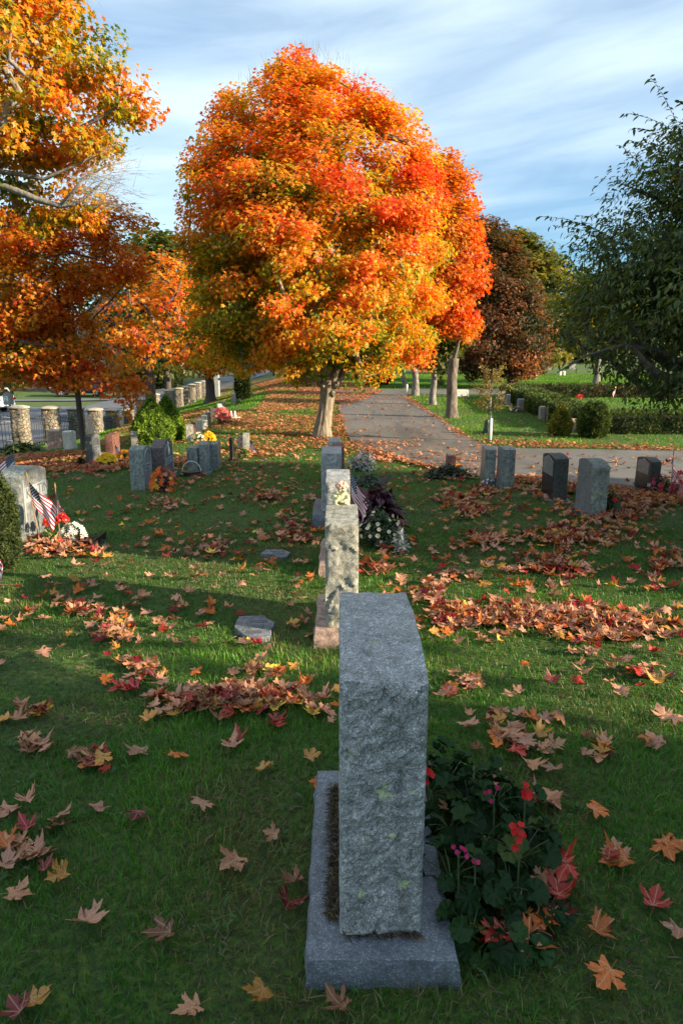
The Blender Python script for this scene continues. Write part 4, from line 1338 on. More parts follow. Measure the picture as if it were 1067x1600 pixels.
ctrk = [(CB.x, CB.y, -.1), (CB.x - .02, CB.y, .4), (CB.x - .05, CB.y, .85), (CB.x - .25, CB.y, 1.3), (CB.x - .3, CB.y, 1.9), (CB.x - .35, CB.y, 2.6), (CB.x - .3, CB.y, 3.3)]
cfn = autumn(CHERRY, .25, .35, base=.08, amp=.7, ns=.5)
ch = tree('cherry_tree', 'dark green spreading cherry tree filling the right edge with arching leafy shoots', CB, ctrk, 2, clc, qc, .31, 155, .060, cfn, MT['bark_dark'], T_OVAL, .13, 62, 'leaf_gloss', droop=.5, twig_n=3)
# arching shoots that carry their leaves in two drooping rows
r = np.random.default_rng(64); SP, SN, ST, SS, SC = [], [], [], [], []; tw = []
cen = np.array([CB.x, CB.y, 2.2])
sel = np.nonzero(qc > .55)[0]
for i in r.choice(sel, 230, replace=True):
    a = clc[i]; d = unit(np.array([(a - cen)[0], (a - cen)[1] * .9, 0]) + [0, 0, .9 + .5 * r.random()] + .5 * r.normal(size=3))
    L = r.uniform(.4, .75); n = int(L / .024)
    side = unit(np.cross(d, [0, 0, 1.])); prev = a
    for k in range(n):
        f = (k + 1) / n
        p = a + d * L * f + np.array([0, 0, -.16 * L * f * f * 1.5])
        if k % 2 == 0: tw.append((Vector(prev), Vector(p), .004)); prev = p
        s = (1 if k % 2 else -1)
        SP.append(p); SN.append(unit(np.array([0, 0, .8]) + .6 * r.normal(size=3))); ST.append(unit(side * s * .8 + d * .5 + [0, 0, -.75])); SS.append(.060 * r.uniform(.7, 1.15))
        SC.append(0)
SP = np.array(SP); sc_ = shade_var(lerp_stops(np.clip(.35 + .22 * r.normal(size=len(SP)), 0, .97), CHERRY), r, .25)
V, polys, cc = scatter(T_OVAL, SP - np.array(CB), np.array(SN), np.array(ST), np.array(SS), sc_)
npmesh('shoots', V, polys, MT['leaf_gloss'], ch, col=cc)
wood_mesh('shoot_stems', [], [], [], CB, MT['bark_dark'], ch, 1, tw)
mb = MB()
for pts, rr2 in [([at(1200, 560, 6.1), at(1110, 575, 6.0), at(1050, 572, 5.9), at(1010, 548, 5.8), at(960, 520, 5.8)], [.07, .055, .045, .03, .012]),
                 ([at(1180, 640, 6.1), at(1100, 605, 5.8), at(1060, 600, 5.6), at(1020, 580, 5.5), at(990, 545, 5.4)], [.06, .05, .04, .028, .012]),
                 ([at(1150, 610, 6.3), at(1090, 560, 6.4), at(1040, 500, 6.4), at(1020, 440, 6.4), at(1015, 370, 6.4)], [.06, .05, .042, .03, .014]),
                 ([at(1100, 585, 5.8), at(1030, 548, 5.6), at(970, 540, 5.5), at(915, 556, 5.5), at(870, 582, 5.4)], [.026, .02, .016, .01, .004])]:
    mb.tube([p - CB for p in pts], rr2, 10)
mb.build('limb', MT['bark_dark'], ch, True)

# ------------------------------------------------------------------ trees on the left
# spreading maple whose trunk stands outside the frame
A = at(-260, 700, 10.5); A.z = Tz(A.x, A.y)
pfa = prof(10.5, [(-160, -400, 100), (-90, -420, 165), (-30, -440, 170), (15, -450, 158), (60, -450, 178), (105, -450, 205), (150, -450, 232), (190, -450, 222), (220, -450, 180), (250, -450, 125)])
cla, qa = crown_clumps(pfa, 400, 71, .65, .55, axis=10.5)
mask = cla[:, 0] > slope(-240, 150)[0] * 10.5
k_ = mask | (np.random.default_rng(5).random(len(cla)) < .45)
cla, qa = cla[k_], qa[k_]
lowl = [tuple(at(x, y, 10.5 + d)) for x, y, d in [(20, 290, 0), (60, 300, .2), (-20, 300, .3), (-60, 280, 0), (30, 330, .5), (-10, 340, .2), (100, 305, .4), (85, 255, .2), (60, 235, .0), (40, 325, .6), (80, 335, .5), (112, 338, .6), (60, 350, .5), (140, 345, .7), (10, 350, .4), (130, 300, .6), (150, 322, .7)]]
cla = np.concatenate([cla, np.array(lowl)]); qa = np.concatenate([qa, np.full(len(lowl), .6)])
GOLD = [(0, (.07, .14, .012)), (.2, (.24, .30, .015)), (.42, (.60, .36, .015)), (.68, (.74, .29, .015)), (.90, (.70, .15, .014)), (1, (.55, .05, .012))]
atr = [(A.x, A.y, A.z - .1), (A.x + .05, A.y, A.z + .8), (A.x + .1, A.y, A.z + 1.6), (A.x + .15, A.y, A.z + 2.6), (A.x + .2, A.y, 3.6), (A.x + .3, A.y, 5.0)]
bare = []
rb = np.random.default_rng(77)
for _ in range(110):
    a = at(rb.uniform(95, 170), rb.uniform(250, 325), 10.4 + rb.uniform(-.4, .4)); ang = rb.uniform(-.6, 1.3); L = rb.uniform(.25, .8)
    d = Vector((math.cos(ang), rb.uniform(-.3, .3), math.sin(ang) * .7)) * L
    bare.append((a, a + d)); m_ = a + d * .45
    bare.append((m_, m_ + Vector((d.x * .4, 0, d.z * .4 + rb.uniform(-.1, .14)))))
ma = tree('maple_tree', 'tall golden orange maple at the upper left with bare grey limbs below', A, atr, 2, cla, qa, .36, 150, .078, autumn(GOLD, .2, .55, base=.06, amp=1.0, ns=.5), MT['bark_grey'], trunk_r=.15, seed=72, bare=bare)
mb = MB()
for pts, rr2 in [([at(-200, 330, 10.5), at(-60, 285, 10.4), at(10, 292, 10.3), at(60, 312, 10.2), at(95, 322, 10.2), at(120, 318, 10.2), at(150, 295, 10.2), at(175, 270, 10.2)], [.09, .062, .050, .045, .034, .024, .014, .006]),
                 ([at(-150, 260, 10.5), at(-40, 262, 10.4), at(30, 272, 10.3), at(70, 280, 10.2), at(110, 262, 10.2), at(160, 240, 10.2)], [.06, .04, .032, .026, .018, .006]),
                 ([at(95, 322, 10.2), at(115, 300, 10.1), at(128, 280, 10.1), at(160, 262, 10.1), at(215, 248, 10.1)], [.028, .022, .016, .010, .003]),
                 ([at(-100, 290, 10.6), at(0, 262, 10.6), at(22, 225, 10.6), at(50, 190, 10.6), at(70, 130, 10.6)], [.05, .036, .03, .022, .01])]:
    mb.tube([p - A for p in pts], rr2, 9)
mb.build('limb', MT['bark_grey'], ma, True)

# younger maple over the fence, thin trunk
B = G(133, 700); DB = B.y
B = at(131, 690, 13.0); B.z = Tz(B.x, B.y); DB = 13.0
pfb = prof(DB, [(318, 150, 190), (335, 30, 215), (370, -60, 226), (410, -90, 228), (450, -100, 225), (490, -100, 215), (530, -90, 200), (565, -70, 190), (595, 40, 165)])
clb, qb = crown_clumps(pfb, 330, 81, .62, .6, axis=DB)
exb = [tuple(at(x, y, DB + d)) for x, y, d in [(180, 590, -.6), (200, 600, -.5), (210, 620, -.4), (190, 570, -.4), (160, 600, -.8), (215, 600, -.3), (110, 595, -.5), (100, 600, 0), (90, 590, 0), (205, 640, -.4), (70, 585, 0), (190, 610, -.6)]]
clb = np.concatenate([clb, np.array(exb)]); qb = np.concatenate([qb, np.full(len(exb), .9)])
hole = (np.abs(clb[:, 0] - slope(172, 510)[0] * DB) < .42) & (np.abs(clb[:, 2] - at(172, 512, DB).z) < .48)
clb, qb = clb[~hole], qb[~hole]
ORG = [(0, (.10, .15, .012)), (.22, (.46, .30, .016)), (.5, (.72, .29, .016)), (.78, (.70, .16, .015)), (1, (.56, .05, .014))]
btr = [(B.x, B.y, B.z - .1), (B.x - .02, B.y, B.z + .5), (B.x - .03, B.y, B.z + 1.1), (B.x - .1, B.y, B.z + 1.7), (B.x - .2, B.y, B.z + 2.5), (B.x - .25, B.y, B.z + 3.4)]
mbt = tree('maple_tree', 'orange maple with low branches and a thin brown trunk before the iron fence', B, btr, 2, clb, qb, .36, 105, .073, autumn(ORG, .15, .5, base=.16, amp=.9, ns=.5), MT['bark_dark'], trunk_r=.055, seed=82)
mb = MB()
for pts, rr2 in [([at(-120, 515, 12.3), at(0, 527, 12.2), at(40, 535, 12.1), at(105, 546, 12.1)], [.06, .045, .035, .012]),
                 ([at(131, 575, 13), at(100, 590, 12.8), at(75, 582, 12.7), at(40, 560, 12.6), at(0, 553, 12.5)], [.035, .035, .03, .024, .02]),
                 ([at(60, 480, 12.2), at(80, 455, 12.1), at(100, 440, 12.1)], [.02, .016, .006]),
                 ([at(70, 403, 12.2), at(110, 395, 12.1), at(150, 404, 12.0), at(185, 380, 12.0)], [.022, .02, .016, .006])]:
    mb.tube([p - B for p in pts], rr2, 8)
mb.build('limb', MT['bark_dark'], mbt, True)
SH = LANDMARKS

# dark many-stemmed maple behind the evergreens
simple_tree('sparse red-orange maple with dark many-branched trunk behind the two evergreens', 238, 648, .19,
            [(395, 205, 250), (415, 180, 280), (450, 160, 305), (500, 150, 318), (545, 170, 310), (575, 190, 290)], 110, .5, 40, .13,
            autumn(ORG, .2, .5, base=.2, ns=.7), MT['bark_dark'], 91, D=22.5, trunk_top=585, outer=.5, twig_n=3)
simple_tree('shaded olive and orange maple with a dark trunk beside the far fence pillars', 329, 622, .25,
            [(400, 285, 380), (440, 270, 400), (490, 265, 410), (540, 270, 405), (575, 285, 390)], 150, .8, 60, .2,
            autumn(ORG, .2, .5, base=-.05, ns=.9), MT['bark_dark'], 93, D=34, trunk_top=588)
simple_tree('yellow-green young tree overhanging the street at the left edge', -30, 640, .10,
            [(535, -90, 25), (560, -100, 45), (590, -100, 62), (612, -80, 40)], 60, .5, 60, .13,
            autumn(OLIVE, .2, .5, base=.45), MT['bark_grey'], 95, D=21, trunk_top=600, name='broadleaf_tree')

# trees far behind everything
far = [('pale green feathery tree far beyond the street, left of the big maple', 262, 590, 62, [(370, 225, 285), (420, 205, 300), (500, 200, 310), (570, 215, 300)], OLIVE, .05),
       ('dark tree far beyond the street behind the tan house', 200, 590, 78, [(350, 150, 240), (420, 120, 265), (500, 110, 280), (575, 120, 270)], DGREEN, .25),
       ('dark green tree far off at the left edge beyond the white car', 30, 590, 75, [(330, -60, 110), (430, -90, 130), (540, -90, 130), (580, -80, 120)], DGREEN, .2),
       ('mid green tree far beyond the fence pillars', 340, 585, 70, [(380, 300, 380), (450, 280, 400), (560, 285, 400)], OLIVE, .05),
       ('dark green tree far behind the trunk of the big maple on its left', 430, 572, 72, [(400, 380, 480), (480, 365, 495), (558, 375, 490)], DGREEN, .15),
       ('dark green tree far behind the trunk of the big maple on its right', 560, 572, 80, [(400, 510, 610), (480, 490, 625), (558, 500, 620)], DGREEN, .1),
       ('shadowy tree far behind the drive', 660, 570, 76, [(400, 610, 710), (480, 595, 725), (557, 600, 720)], DGREEN, .0),
       ('shadowy tree far behind the white monument', 745, 570, 84, [(420, 690, 800), (500, 680, 815), (558, 690, 810)], DGREEN, .0),
       ('deep green tree far behind the hedged lawn on its left', 850, 566, 88, [(405, 830, 905), (450, 800, 925), (490, 785, 930), (552, 790, 915)], DGREEN, .12),
       ('deep green tree far behind the hedged lawn in its middle', 945, 566, 80, [(430, 890, 1005), (500, 880, 1015), (552, 885, 1010)], DGREEN, .1),
       ('deep green tree far behind the hedged lawn at the right edge', 1050, 566, 84, [(400, 980, 1130), (480, 970, 1140), (552, 975, 1130)], DGREEN, .08)]
for i, (lab, px, py, D, rows, pal_, bs) in enumerate(far):
    b = at(px, py, D); 
    simple_tree(lab, px, py, .35, rows, 130, 1.7, 42, .62, autumn(pal_, .3, .45, base=bs, ns=2.5), MT['bark_dark'], 101 + i, D=D, trunk_top=max(r_[0] for r_ in rows) + 6, name='broadleaf_tree', template=T_CARD, group='far trees behind the cemetery', twig_n=0, own_trunk=False, flat=.8)

# trees outside the frame on the right: they throw the shade over the near lawn
SHADE = [((6.9, -2.5, 0), 3.0, (.9, 6.5), 300, 'broad leafy tree standing right of the photographer'),
         ((13.5, 2.9, 0), 1.9, (.4, 9.5), 270, 'leafy tree standing farther right of the lawn'),
         ((13.5, -5.3, 0), 3.3, (.3, 7.5), 150, 'large leafy tree standing behind the photographer on the right')]
for i, (b, r_, (za, zb), n, lab) in enumerate(SHADE):
    pf_ = [(za, b[0] - r_ * .55, b[0] + r_ * .55), (za + (zb - za) * .35, b[0] - r_, b[0] + r_), (za + (zb - za) * .7, b[0] - r_ * .85, b[0] + r_ * .85), (zb, b[0] - r_ * .2, b[0] + r_ * .2)]
    c_, q_ = crown_clumps(pf_, n, 200 + i, 1., .55, axis=b[1])
    n = n
    tr_ = [(b[0], b[1], -.1), (b[0], b[1], za * .6), (b[0], b[1], za + .4), (b[0], b[1], (za + zb) / 2), (b[0], b[1], zb - .8)]
    tree('broadleaf_tree', lab, b, tr_, 2, c_, q_, .75, 55, .26, autumn(OLIVE, .3, .4, base=.1), MT['bark_dark'], T_CARD, .22, 210 + i, group='trees outside the frame', twig_n=0)


# ------------------------------------------------------------------ clipped evergreens and hedges
def evergreen(label, px0, px1, pyb, pyt, n, size, stops, seed, shape='cone', D=None, depth=1., lean=0., group='clipped evergreens', jag=.10):
    p = G((px0 + px1) / 2, pyb) if D is None else at((px0 + px1) / 2, pyb, D)
    p.z = Tz(p.x, p.y)
    D = p.y; rad_ = (slope(px1, pyb)[0] - slope(px0, pyb)[0]) * D / 2
    p.y += rad_ * .6; p.x *= p.y / D; p.z = Tz(p.x, p.y)
    h = CAMZ + slope((px0 + px1) / 2, pyt)[1] * p.y - p.z
    root = thing('evergreen_bush', label, 'evergreen bush', p, 0, group)
    r = np.random.default_rng(seed)
    def R_(f):
        if shape == 'cone': return rad_ * np.clip(1.06 * (1 - f ** 1.7) * (.72 + .5 * np.minimum(1, f * 3.2)) ** .8, 0.02, 1.1)
        return rad_ * np.sqrt(np.clip(1 - (np.abs(f - .42) / .60) ** 2.4, .01, 1))
    f = r.random(n * 2); keep = r.random(n * 2) < np.clip(R_(f) / rad_ + .12, 0, 1); f = f[keep][:n]; N = len(f)
    a = r.random(N) * 2 * np.pi
    lump = np.sin(a * 5 + f * 9 + seed) * np.sin(f * 13 + a * 2) * jag + jag * .9 * np.sin(a * 9 - f * 21 + seed * 2) * np.sin(a * 4 + f * 17)
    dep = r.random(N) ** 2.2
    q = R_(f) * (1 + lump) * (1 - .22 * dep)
    pos = np.stack([q * np.cos(a) + lean * h * f, q * np.sin(a) * depth, f * h * (1 + .03 * r.normal(size=N)) + .01], 1)
    out = np.stack([np.cos(a), np.sin(a), .35 + .9 * f], 1)
    tip = unit(out + .55 * r.normal(size=(N, 3)) + [0, 0, .5]); nrm = unit(out * .4 + r.normal(size=(N, 3)))
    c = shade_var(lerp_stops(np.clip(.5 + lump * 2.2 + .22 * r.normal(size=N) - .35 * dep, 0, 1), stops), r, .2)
    V, polys, cc = scatter(T_SPRAY, pos, nrm, tip, size * (.6 + .8 * r.random(N)), c)
    npmesh('foliage', V, polys, MT['leaf_needle'], root, col=cc)
    mb = MB()
    mb.lathe([(max(.01, float(R_(np.float64(k / 10))) * .78), h * k / 10 * .96) for k in range(11)], 16)
    for i, v in enumerate(mb.V): mb.V[i] = (v[0] + lean * v[2], v[1] * depth, v[2])
    mb.build('light_block_core', MT['core_green'], root, True)  # solid core added inside the foliage to block light
    FOOT.append((p.x - rad_ * .8, p.x + rad_ * .8, p.y - rad_ * .8, p.y + rad_ * .8))
    return root


MT['core_green'] = plain('dark_core_mass', (.02, .028, .012), .95, .5, 40)  # dark colour of the added light-blocking cores
LIME = [(0, (.035, .075, .010)), (.5, (.115, .21, .016)), (1, (.25, .34, .026))]
YEW = [(0, (.010, .020, .006)), (.5, (.03, .05, .012)), (1, (.08, .10, .02))]
MIDG = [(0, (.012, .026, .006)), (.5, (.042, .078, .012)), (1, (.12, .16, .022))]
YELG = [(0, (.05, .06, .01)), (.5, (.16, .17, .02)), (1, (.34, .32, .04))]
evergreen('bright lime green cone evergreen, nearer of the pair before the fence', 209, 270, 699, 626, 9000, .055, LIME, 1)
evergreen('lime green evergreen just behind its twin, before the dark maple trunk', 239, 287, 692, 621, 8000, .055, [(p, tuple(x * 1.15 for x in c)) for p, c in LIME], 2)
evergreen('dark green clipped yew bush at the left edge beside the big grey gravestone', -52, 33, 896, 742, 15000, .034, YEW, 3, 'ball')
evergreen('small yellow-green evergreen left of the low tan stone at the hedge corner', 858, 890, 681, 633, 6000, .045, YELG, 4, 'cone', jag=.15)
evergreen('dark green pointed evergreen right of the low tan stone at the hedge corner', 903, 947, 685, 631, 8000, .05, MIDG, 5, 'ball', jag=.16)
evergreen('dark round evergreen across the cross path, left of two', 571, 588, 595, 571, 2500, .16, YEW, 6, 'ball', D=31)
evergreen('dark round evergreen across the cross path, right of two', 588, 606, 594, 572, 2500, .16, YEW, 7, 'ball', D=31.5)
evergreen('dark low bush beside the far stones near the fence end', 371, 388, 625, 585, 3500, .14, YEW, 8, 'ball')


def hedge(label, A_, B_, thick, h, n, size, stops, seed, brown=.0, name='hedge'):
    """box-clipped hedge between two ground points"""
    A_, B_ = Vector(A_), Vector(B_)
    d = (B_ - A_); L = d.length; d.normalize(); s = Vector((-d.y, d.x, 0))
    root = thing(name, label, 'hedge', (A_ + B_) / 2, math.atan2(d.y, d.x), 'clipped box hedges round the square lawn')
    r = np.random.default_rng(seed)
    areas = np.array([L * h, L * h, L * thick, thick * h * 1.0, thick * h * 1.0]); k = r.choice(5, n, p=areas / areas.sum())
    u, v = r.random(n), r.random(n)
    pos = np.zeros((n, 3)); nr = np.zeros((n, 3))
    for i, (ax) in enumerate(range(5)):
        m_ = k == i
        if i < 2: pos[m_] = np.stack([(u[m_] - .5) * L, np.full(m_.sum(), (-.5 if i == 0 else .5) * thick), v[m_] * h], 1); nr[m_] = (0, -1 if i == 0 else 1, .25)
        elif i == 2: pos[m_] = np.stack([(u[m_] - .5) * L, (v[m_] - .5) * thick, np.full(m_.sum(), h)], 1); nr[m_] = (0, 0, 1)
        else: pos[m_] = np.stack([np.full(m_.sum(), (-.5 if i == 3 else .5) * L), (u[m_] - .5) * thick, v[m_] * h], 1); nr[m_] = (-1 if i == 3 else 1, 0, .25)
    lump = vnoise(pos[:, [0, 2]] + 40, 3.2, seed) - .5 + .6 * (vnoise(pos[:, [0, 2]] + 40 + pos[:, [1, 1]], 9, seed + 1) - .5)
    pos += nr * (lump * .03 - .035 * r.random(n) ** 2)[:, None]
    nrm = unit(nr * .5 + r.normal(size=(n, 3))); tip = unit(nr + .7 * r.normal(size=(n, 3)) + [0, 0, .5])
    c = lerp_stops(np.clip(.45 + lump * .7 + .2 * r.normal(size=n), 0, 1), stops)
    if brown:
        gap_ = (k < 2) & (r.random(n) < brown * np.clip(vnoise(np.stack([pos[:, 0] * 7, pos[:, 2] * .7 + 50], 1), 1, seed + 4) * 2.2 - .3, 0, 1))
        c[gap_] = np.array([.17, .105, .055]) * (.5 + r.random((gap_.sum(), 1)))
        tip[gap_] = unit(np.array([0, 0, 1]) + .25 * r.normal(size=(gap_.sum(), 3)))
    c = shade_var(c, r, .22)
    V, polys, cc = scatter(T_SPRAY, pos, nrm, tip, size * (.6 + .8 * r.random(n)), c)
    npmesh('foliage', V, polys, MT['leaf_needle'], root, col=cc)
    mb = MB(); mb.box(-L / 2 + .05, L / 2 - .05, -thick / 2 + .05, thick / 2 - .05, -.05, h - .05)
    mb.build('light_block_core', MT['core_green'], root)  # unseen box core added so light does not pass through the hedge
    return root


HC = G(952, 679); HB = G(800, 625)
hh_ = CAMZ + slope(1000, 648)[1] * HC.y
hx = HC.x
for px_, a_, b_, lab_ in ((75, 598, 578, 'dark shrub across the street right of the board fence'), (215, 597, 572, 'dark shrub beside the tan house'), (262, 592, 566, 'dark shrub across the street left of the gate post')):
    evergreen(lab_, px_ - 24, px_ + 24, a_, b_, 2200, .34, YEW, px_, 'ball', D=66, group='dark shrubs across the street')
hedge('near clipped hedge facing the drive, lit green front and flat top', (hx, HC.y + .4, 0), (hx + 5.5, HC.y + .4, 0), .8, hh_, 15000, .07, MIDG, 11, .12)
hedge('clipped hedge running away from the drive beside the small stones, nearer length', (hx - .22, HC.y + .85, 0), (hx + .12, HC.y + 3.6, 0), .75, hh_ * 1.0, 8000, .07, MIDG, 12)
hedge('clipped hedge running away from the drive beside the small stones, farther length', (hx + .02, HC.y + 3.75, 0), (hx + .55, 23.0, 0), .8, hh_ * 1.12, 11000, .08, MIDG, 13)
hedge('far clipped hedge with bare brown stems showing, closing the square lawn', (hx + .4, 23.4, 0), (hx + 9.5, 23.6, 0), .8, hh_ * 1.05, 16000, .085, MIDG, 14, .85)

# ------------------------------------------------------------------ flowers and small plants
def petals(centres, nrm, size, npet, colr, r, cup=.25, wid=.42):
    tv = np.array([(0, .04, 0), (-wid * .5, .42, cup * .3), (-wid * .52, .80, cup * .7), (0, 1, cup), (wid * .52, .80, cup * .7), (wid * .5, .42, cup * .3)], float)
    N = len(centres); P, Nn, Tt, S, C = [], [], [], [], []
    base = frames(nrm, unit(r.normal(size=(N, 3))))
    for k in range(npet):
        a = 2 * np.pi * k / npet
        d = base[:, :, 0] * np.cos(a) + base[:, :, 1] * np.sin(a)
        P.append(centres); Nn.append(nrm); Tt.append(d); S.append(size); C.append(colr)
    return scatter((tv, [np.array([(0, 5, 4, 3, 2, 1)])]), np.concatenate(P), np.concatenate(Nn), np.concatenate(Tt), np.concatenate(S), np.concatenate(C))


def flower_mound(name, label, cat, loc, rx, ry, h, nleaf, leaf, leafcols, flowers, seed, group='flowers and small plants by the graves', template=T_OVAL, up=.5, mat='herb', pot=None):
    """flowers: list of (count, size, n petals, colour, lo, hi height fraction)"""
    root = thing(name, label, cat, loc, 0, group)
    r = np.random.default_rng(seed)
    z0 = 0
    if pot:
        mb = MB(); mb.lathe([(pot * .7, 0), (pot, pot * 1.1), (pot * 1.08, pot * 1.1), (pot * 1.08, pot * 1.3), (pot * .9, pot * 1.3), (pot * .85, pot * 1.05), (.001, pot * 1.05)], 20)
        mb.build('pot', MT['terracotta'], root, True); z0 = pot * 1.1
    def dome(n, lo, hi, k):
        u = r.random(n) * (hi - lo) + lo; a = r.random(n) * 2 * np.pi
        q = np.sqrt(np.clip(1 - u * u, 0, 1)) * (1 - k * r.random(n))
        p = np.stack([q * np.cos(a) * rx, q * np.sin(a) * ry, u * h * (1 - k * .5 * r.random(n)) + z0], 1)
        o = unit(np.stack([np.cos(a) * q / rx, np.sin(a) * q / ry, u / h * .9 + .05], 1))
        return p, o
    if nleaf:
        p, o = dome(nleaf, .02, 1, .7)
        nrm = unit(o * .6 + [0, 0, .6] + .5 * r.normal(size=(nleaf, 3))); tip = unit(o * .7 + .6 * r.normal(size=(nleaf, 3)) + [0, 0, up])
        c = shade_var(lerp_stops(np.clip(r.random(nleaf), 0, 1), leafcols), r, .2)
        V, polys, cc = scatter(template, p - o * leaf * .5, nrm, tip, leaf * (.6 + .7 * r.random(nleaf)), c)
        npmesh('leaves', V, polys, MT[mat], root, col=cc)
        st_n = min(60, nleaf // 4); mb = MB()
        for k in range(st_n): mb.tube([(0.2 * p[k][0], .2 * p[k][1], z0 * .9), tuple(p[k])], .0022, 3, cap=False)
        mb.build('stems', MT['stem'], root)
    parts = []
    for (n, s, npet, cl_, lo, hi) in flowers:
        p, o = dome(n, lo, hi, .12); p = p * [1.05, 1.05, 1.06]
        nrm = unit(o + .35 * r.normal(size=(n, 3)) + [0, -.25, .2])
        parts.append(petals(p, nrm, s * (.75 + .5 * r.random(n)), npet, shade_var(np.tile(np.array(cl_, float), (n, 1)), r, .15), r))
        if npet >= 8:
            q = petals(p + nrm * s * .12, nrm, np.full(n, s * .32), 5, np.tile(np.array([.55, .33, .02]), (n, 1)), r, .1, .9)
            parts.append(q)
    if parts:
        V, Ps, Cs = join_np(parts)
        npmesh('blossoms', V, Ps, MT['petal'], root, col=Cs)
    return root


MT['stem'] = plain('green_stem', (.06, .09, .03), .7, .3)
HERB = [(0, (.012, .03, .008)), (.6, (.035, .075, .016)), (1, (.08, .13, .03))]
WINE = [(0, (.018, .003, .008)), (.6, (.055, .008, .022)), (1, (.13, .018, .04))]
SILV = [(0, (.16, .18, .16)), (.6, (.33, .36, .35)), (1, (.5, .53, .53))]
LTG = [(0, (.05, .08, .02)), (.5, (.12, .16, .04)), (1, (.24, .27, .08))]
p = G(593, 862); D_ = p.y
flower_mound('burgundy_plant', 'burgundy coleus with drooping pointed leaves beside the middle row', 'plant', (slope(590, 860)[0] * (D_ + .55), D_ + .50, 0), .27, .22, .53, 620, .125, WINE, [], 301, up=-.55, mat='herb')
flower_mound('daisy_plant', 'bushy green plant with white yellow-centred daisies in front of the burgundy coleus', 'plant', (slope(593, 862)[0] * (D_ + .2), D_ + .20, 0), .20, .18, .32, 900, .045, HERB,
             [(30, .017, 11, (.74, .72, .56), .25, .95), (12, .014, 9, (.66, .60, .22), .5, 1)], 302)
p = G(627, 868)
flower_mound('silver_plant', 'silvery dusty miller at the right of the daisies', 'plant', (p.x, p.y + .06, 0), .07, .09, .20, 160, .06, SILV, [], 303)
p = G(566, 738)
flower_mound('silver_plant', 'silver-leaved bush near the drive beyond the third gravestone', 'plant', (p.x, p.y + .2, 0), .23, .2, .26, 700, .07, SILV, [(14, .03, 6, (.5, .3, .3), .3, 1)], 304)
p = G(575, 762)
flower_mound('low_plant', 'low grey-green bushy plant in the lawn right of the middle row', 'plant', (p.x, p.y + .15, 0), .22, .18, .15, 500, .06, [(0, (.03, .05, .03)), (1, (.13, .17, .12))], [], 305)
p = G(704, 750)
flower_mound('low_bush', 'low olive bush round the foot of the small red-brown stone', 'bush', (p.x, p.y + .12, 0), .36, .16, .20, 900, .07, [(0, (.02, .025, .012)), (.6, (.06, .065, .03)), (1, (.14, .14, .08))], [], 306, up=.8)
p = G(958, 808)
flower_mound('geranium_plant', 'red-flowered geranium at the right side of the rough grey gravestone', 'plant', (p.x, p.y + .1, 0), .13, .12, .26, 260, .06, HERB, [(5, .03, 5, (.55, .012, .015), .2, .9)], 307)
p = G(1040, 776)
flower_mound('flower_bed', 'pink and green flowers round the flag beside the black gravestone', 'flowers', (p.x, p.y + .12, 0), .19, .14, .23, 380, .06, LTG, [(18, .03, 6, (.65, .08, .16), .3, 1), (14, .03, 6, (.5, .03, .08), .1, .8), (5, .025, 5, (.8, .5, .45), .1, .7)], 308)
p = G(1058, 776)
flower_mound('flower_garland', 'string of red and pink blossoms hanging at the right edge near the flag', 'flowers', (p.x, p.y, 0), .06, .06, .27, 30, .04, LTG, [(26, .03, 6, (.6, .03, .1), .1, 1), (10, .03, 6, (.75, .3, .35), .1, .9)], 309)
# bouquets by the big grey stone
p = G(79, 846)
flower_mound('carnations', 'red carnations on pale stalks between the two flags', 'flowers', p, .06, .05, .20, 30, .05, LTG, [(26, .022, 8, (.50, .008, .02), .75, 1)], 310)
p = G(100, 843)
flower_mound('carnations', 'red carnations right behind the white bouquet', 'flowers', p, .08, .05, .22, 20, .05, HERB, [(34, .022, 8, (.50, .01, .03), .7, 1)], 311)
p = G(116, 846)
flower_mound('white_bouquet', 'white silk hydrangea bouquet with teal leaves at the big grey stone', 'flowers', p, .12, .08, .16, 60, .07, [(0, (.01, .04, .035)), (1, (.05, .12, .10))], [(60, .02, 5, (.76, .76, .66), .45, 1), (26, .02, 5, (.76, .76, .66), .05, .4)], 312)
p0, p1 = G(58, 856), G(148, 853)
ed = thing('bed_edging', 'dark low border round the bed of the big grey stone', 'edging', (p0 + p1) / 2, 0)
mb = MB(); L_ = (p1 - p0).length / 2
mb.box(-L_, L_, -.012, .012, -.03, .055, 0, .004); mb.box(L_ - .012, L_ + .012, .0, .30, -.03, .055, 0, .004); mb.build('border', MT['black'], ed)
mb = MB()
for k in range(24): mb.ball((R.uniform(-L_, L_ * .95), R.uniform(.04, .26), .005), R.uniform(.02, .05), 0, sc=(1.4, 1.2, .5), jit=.5)
mb.build('soil', MT['soil'], ed)
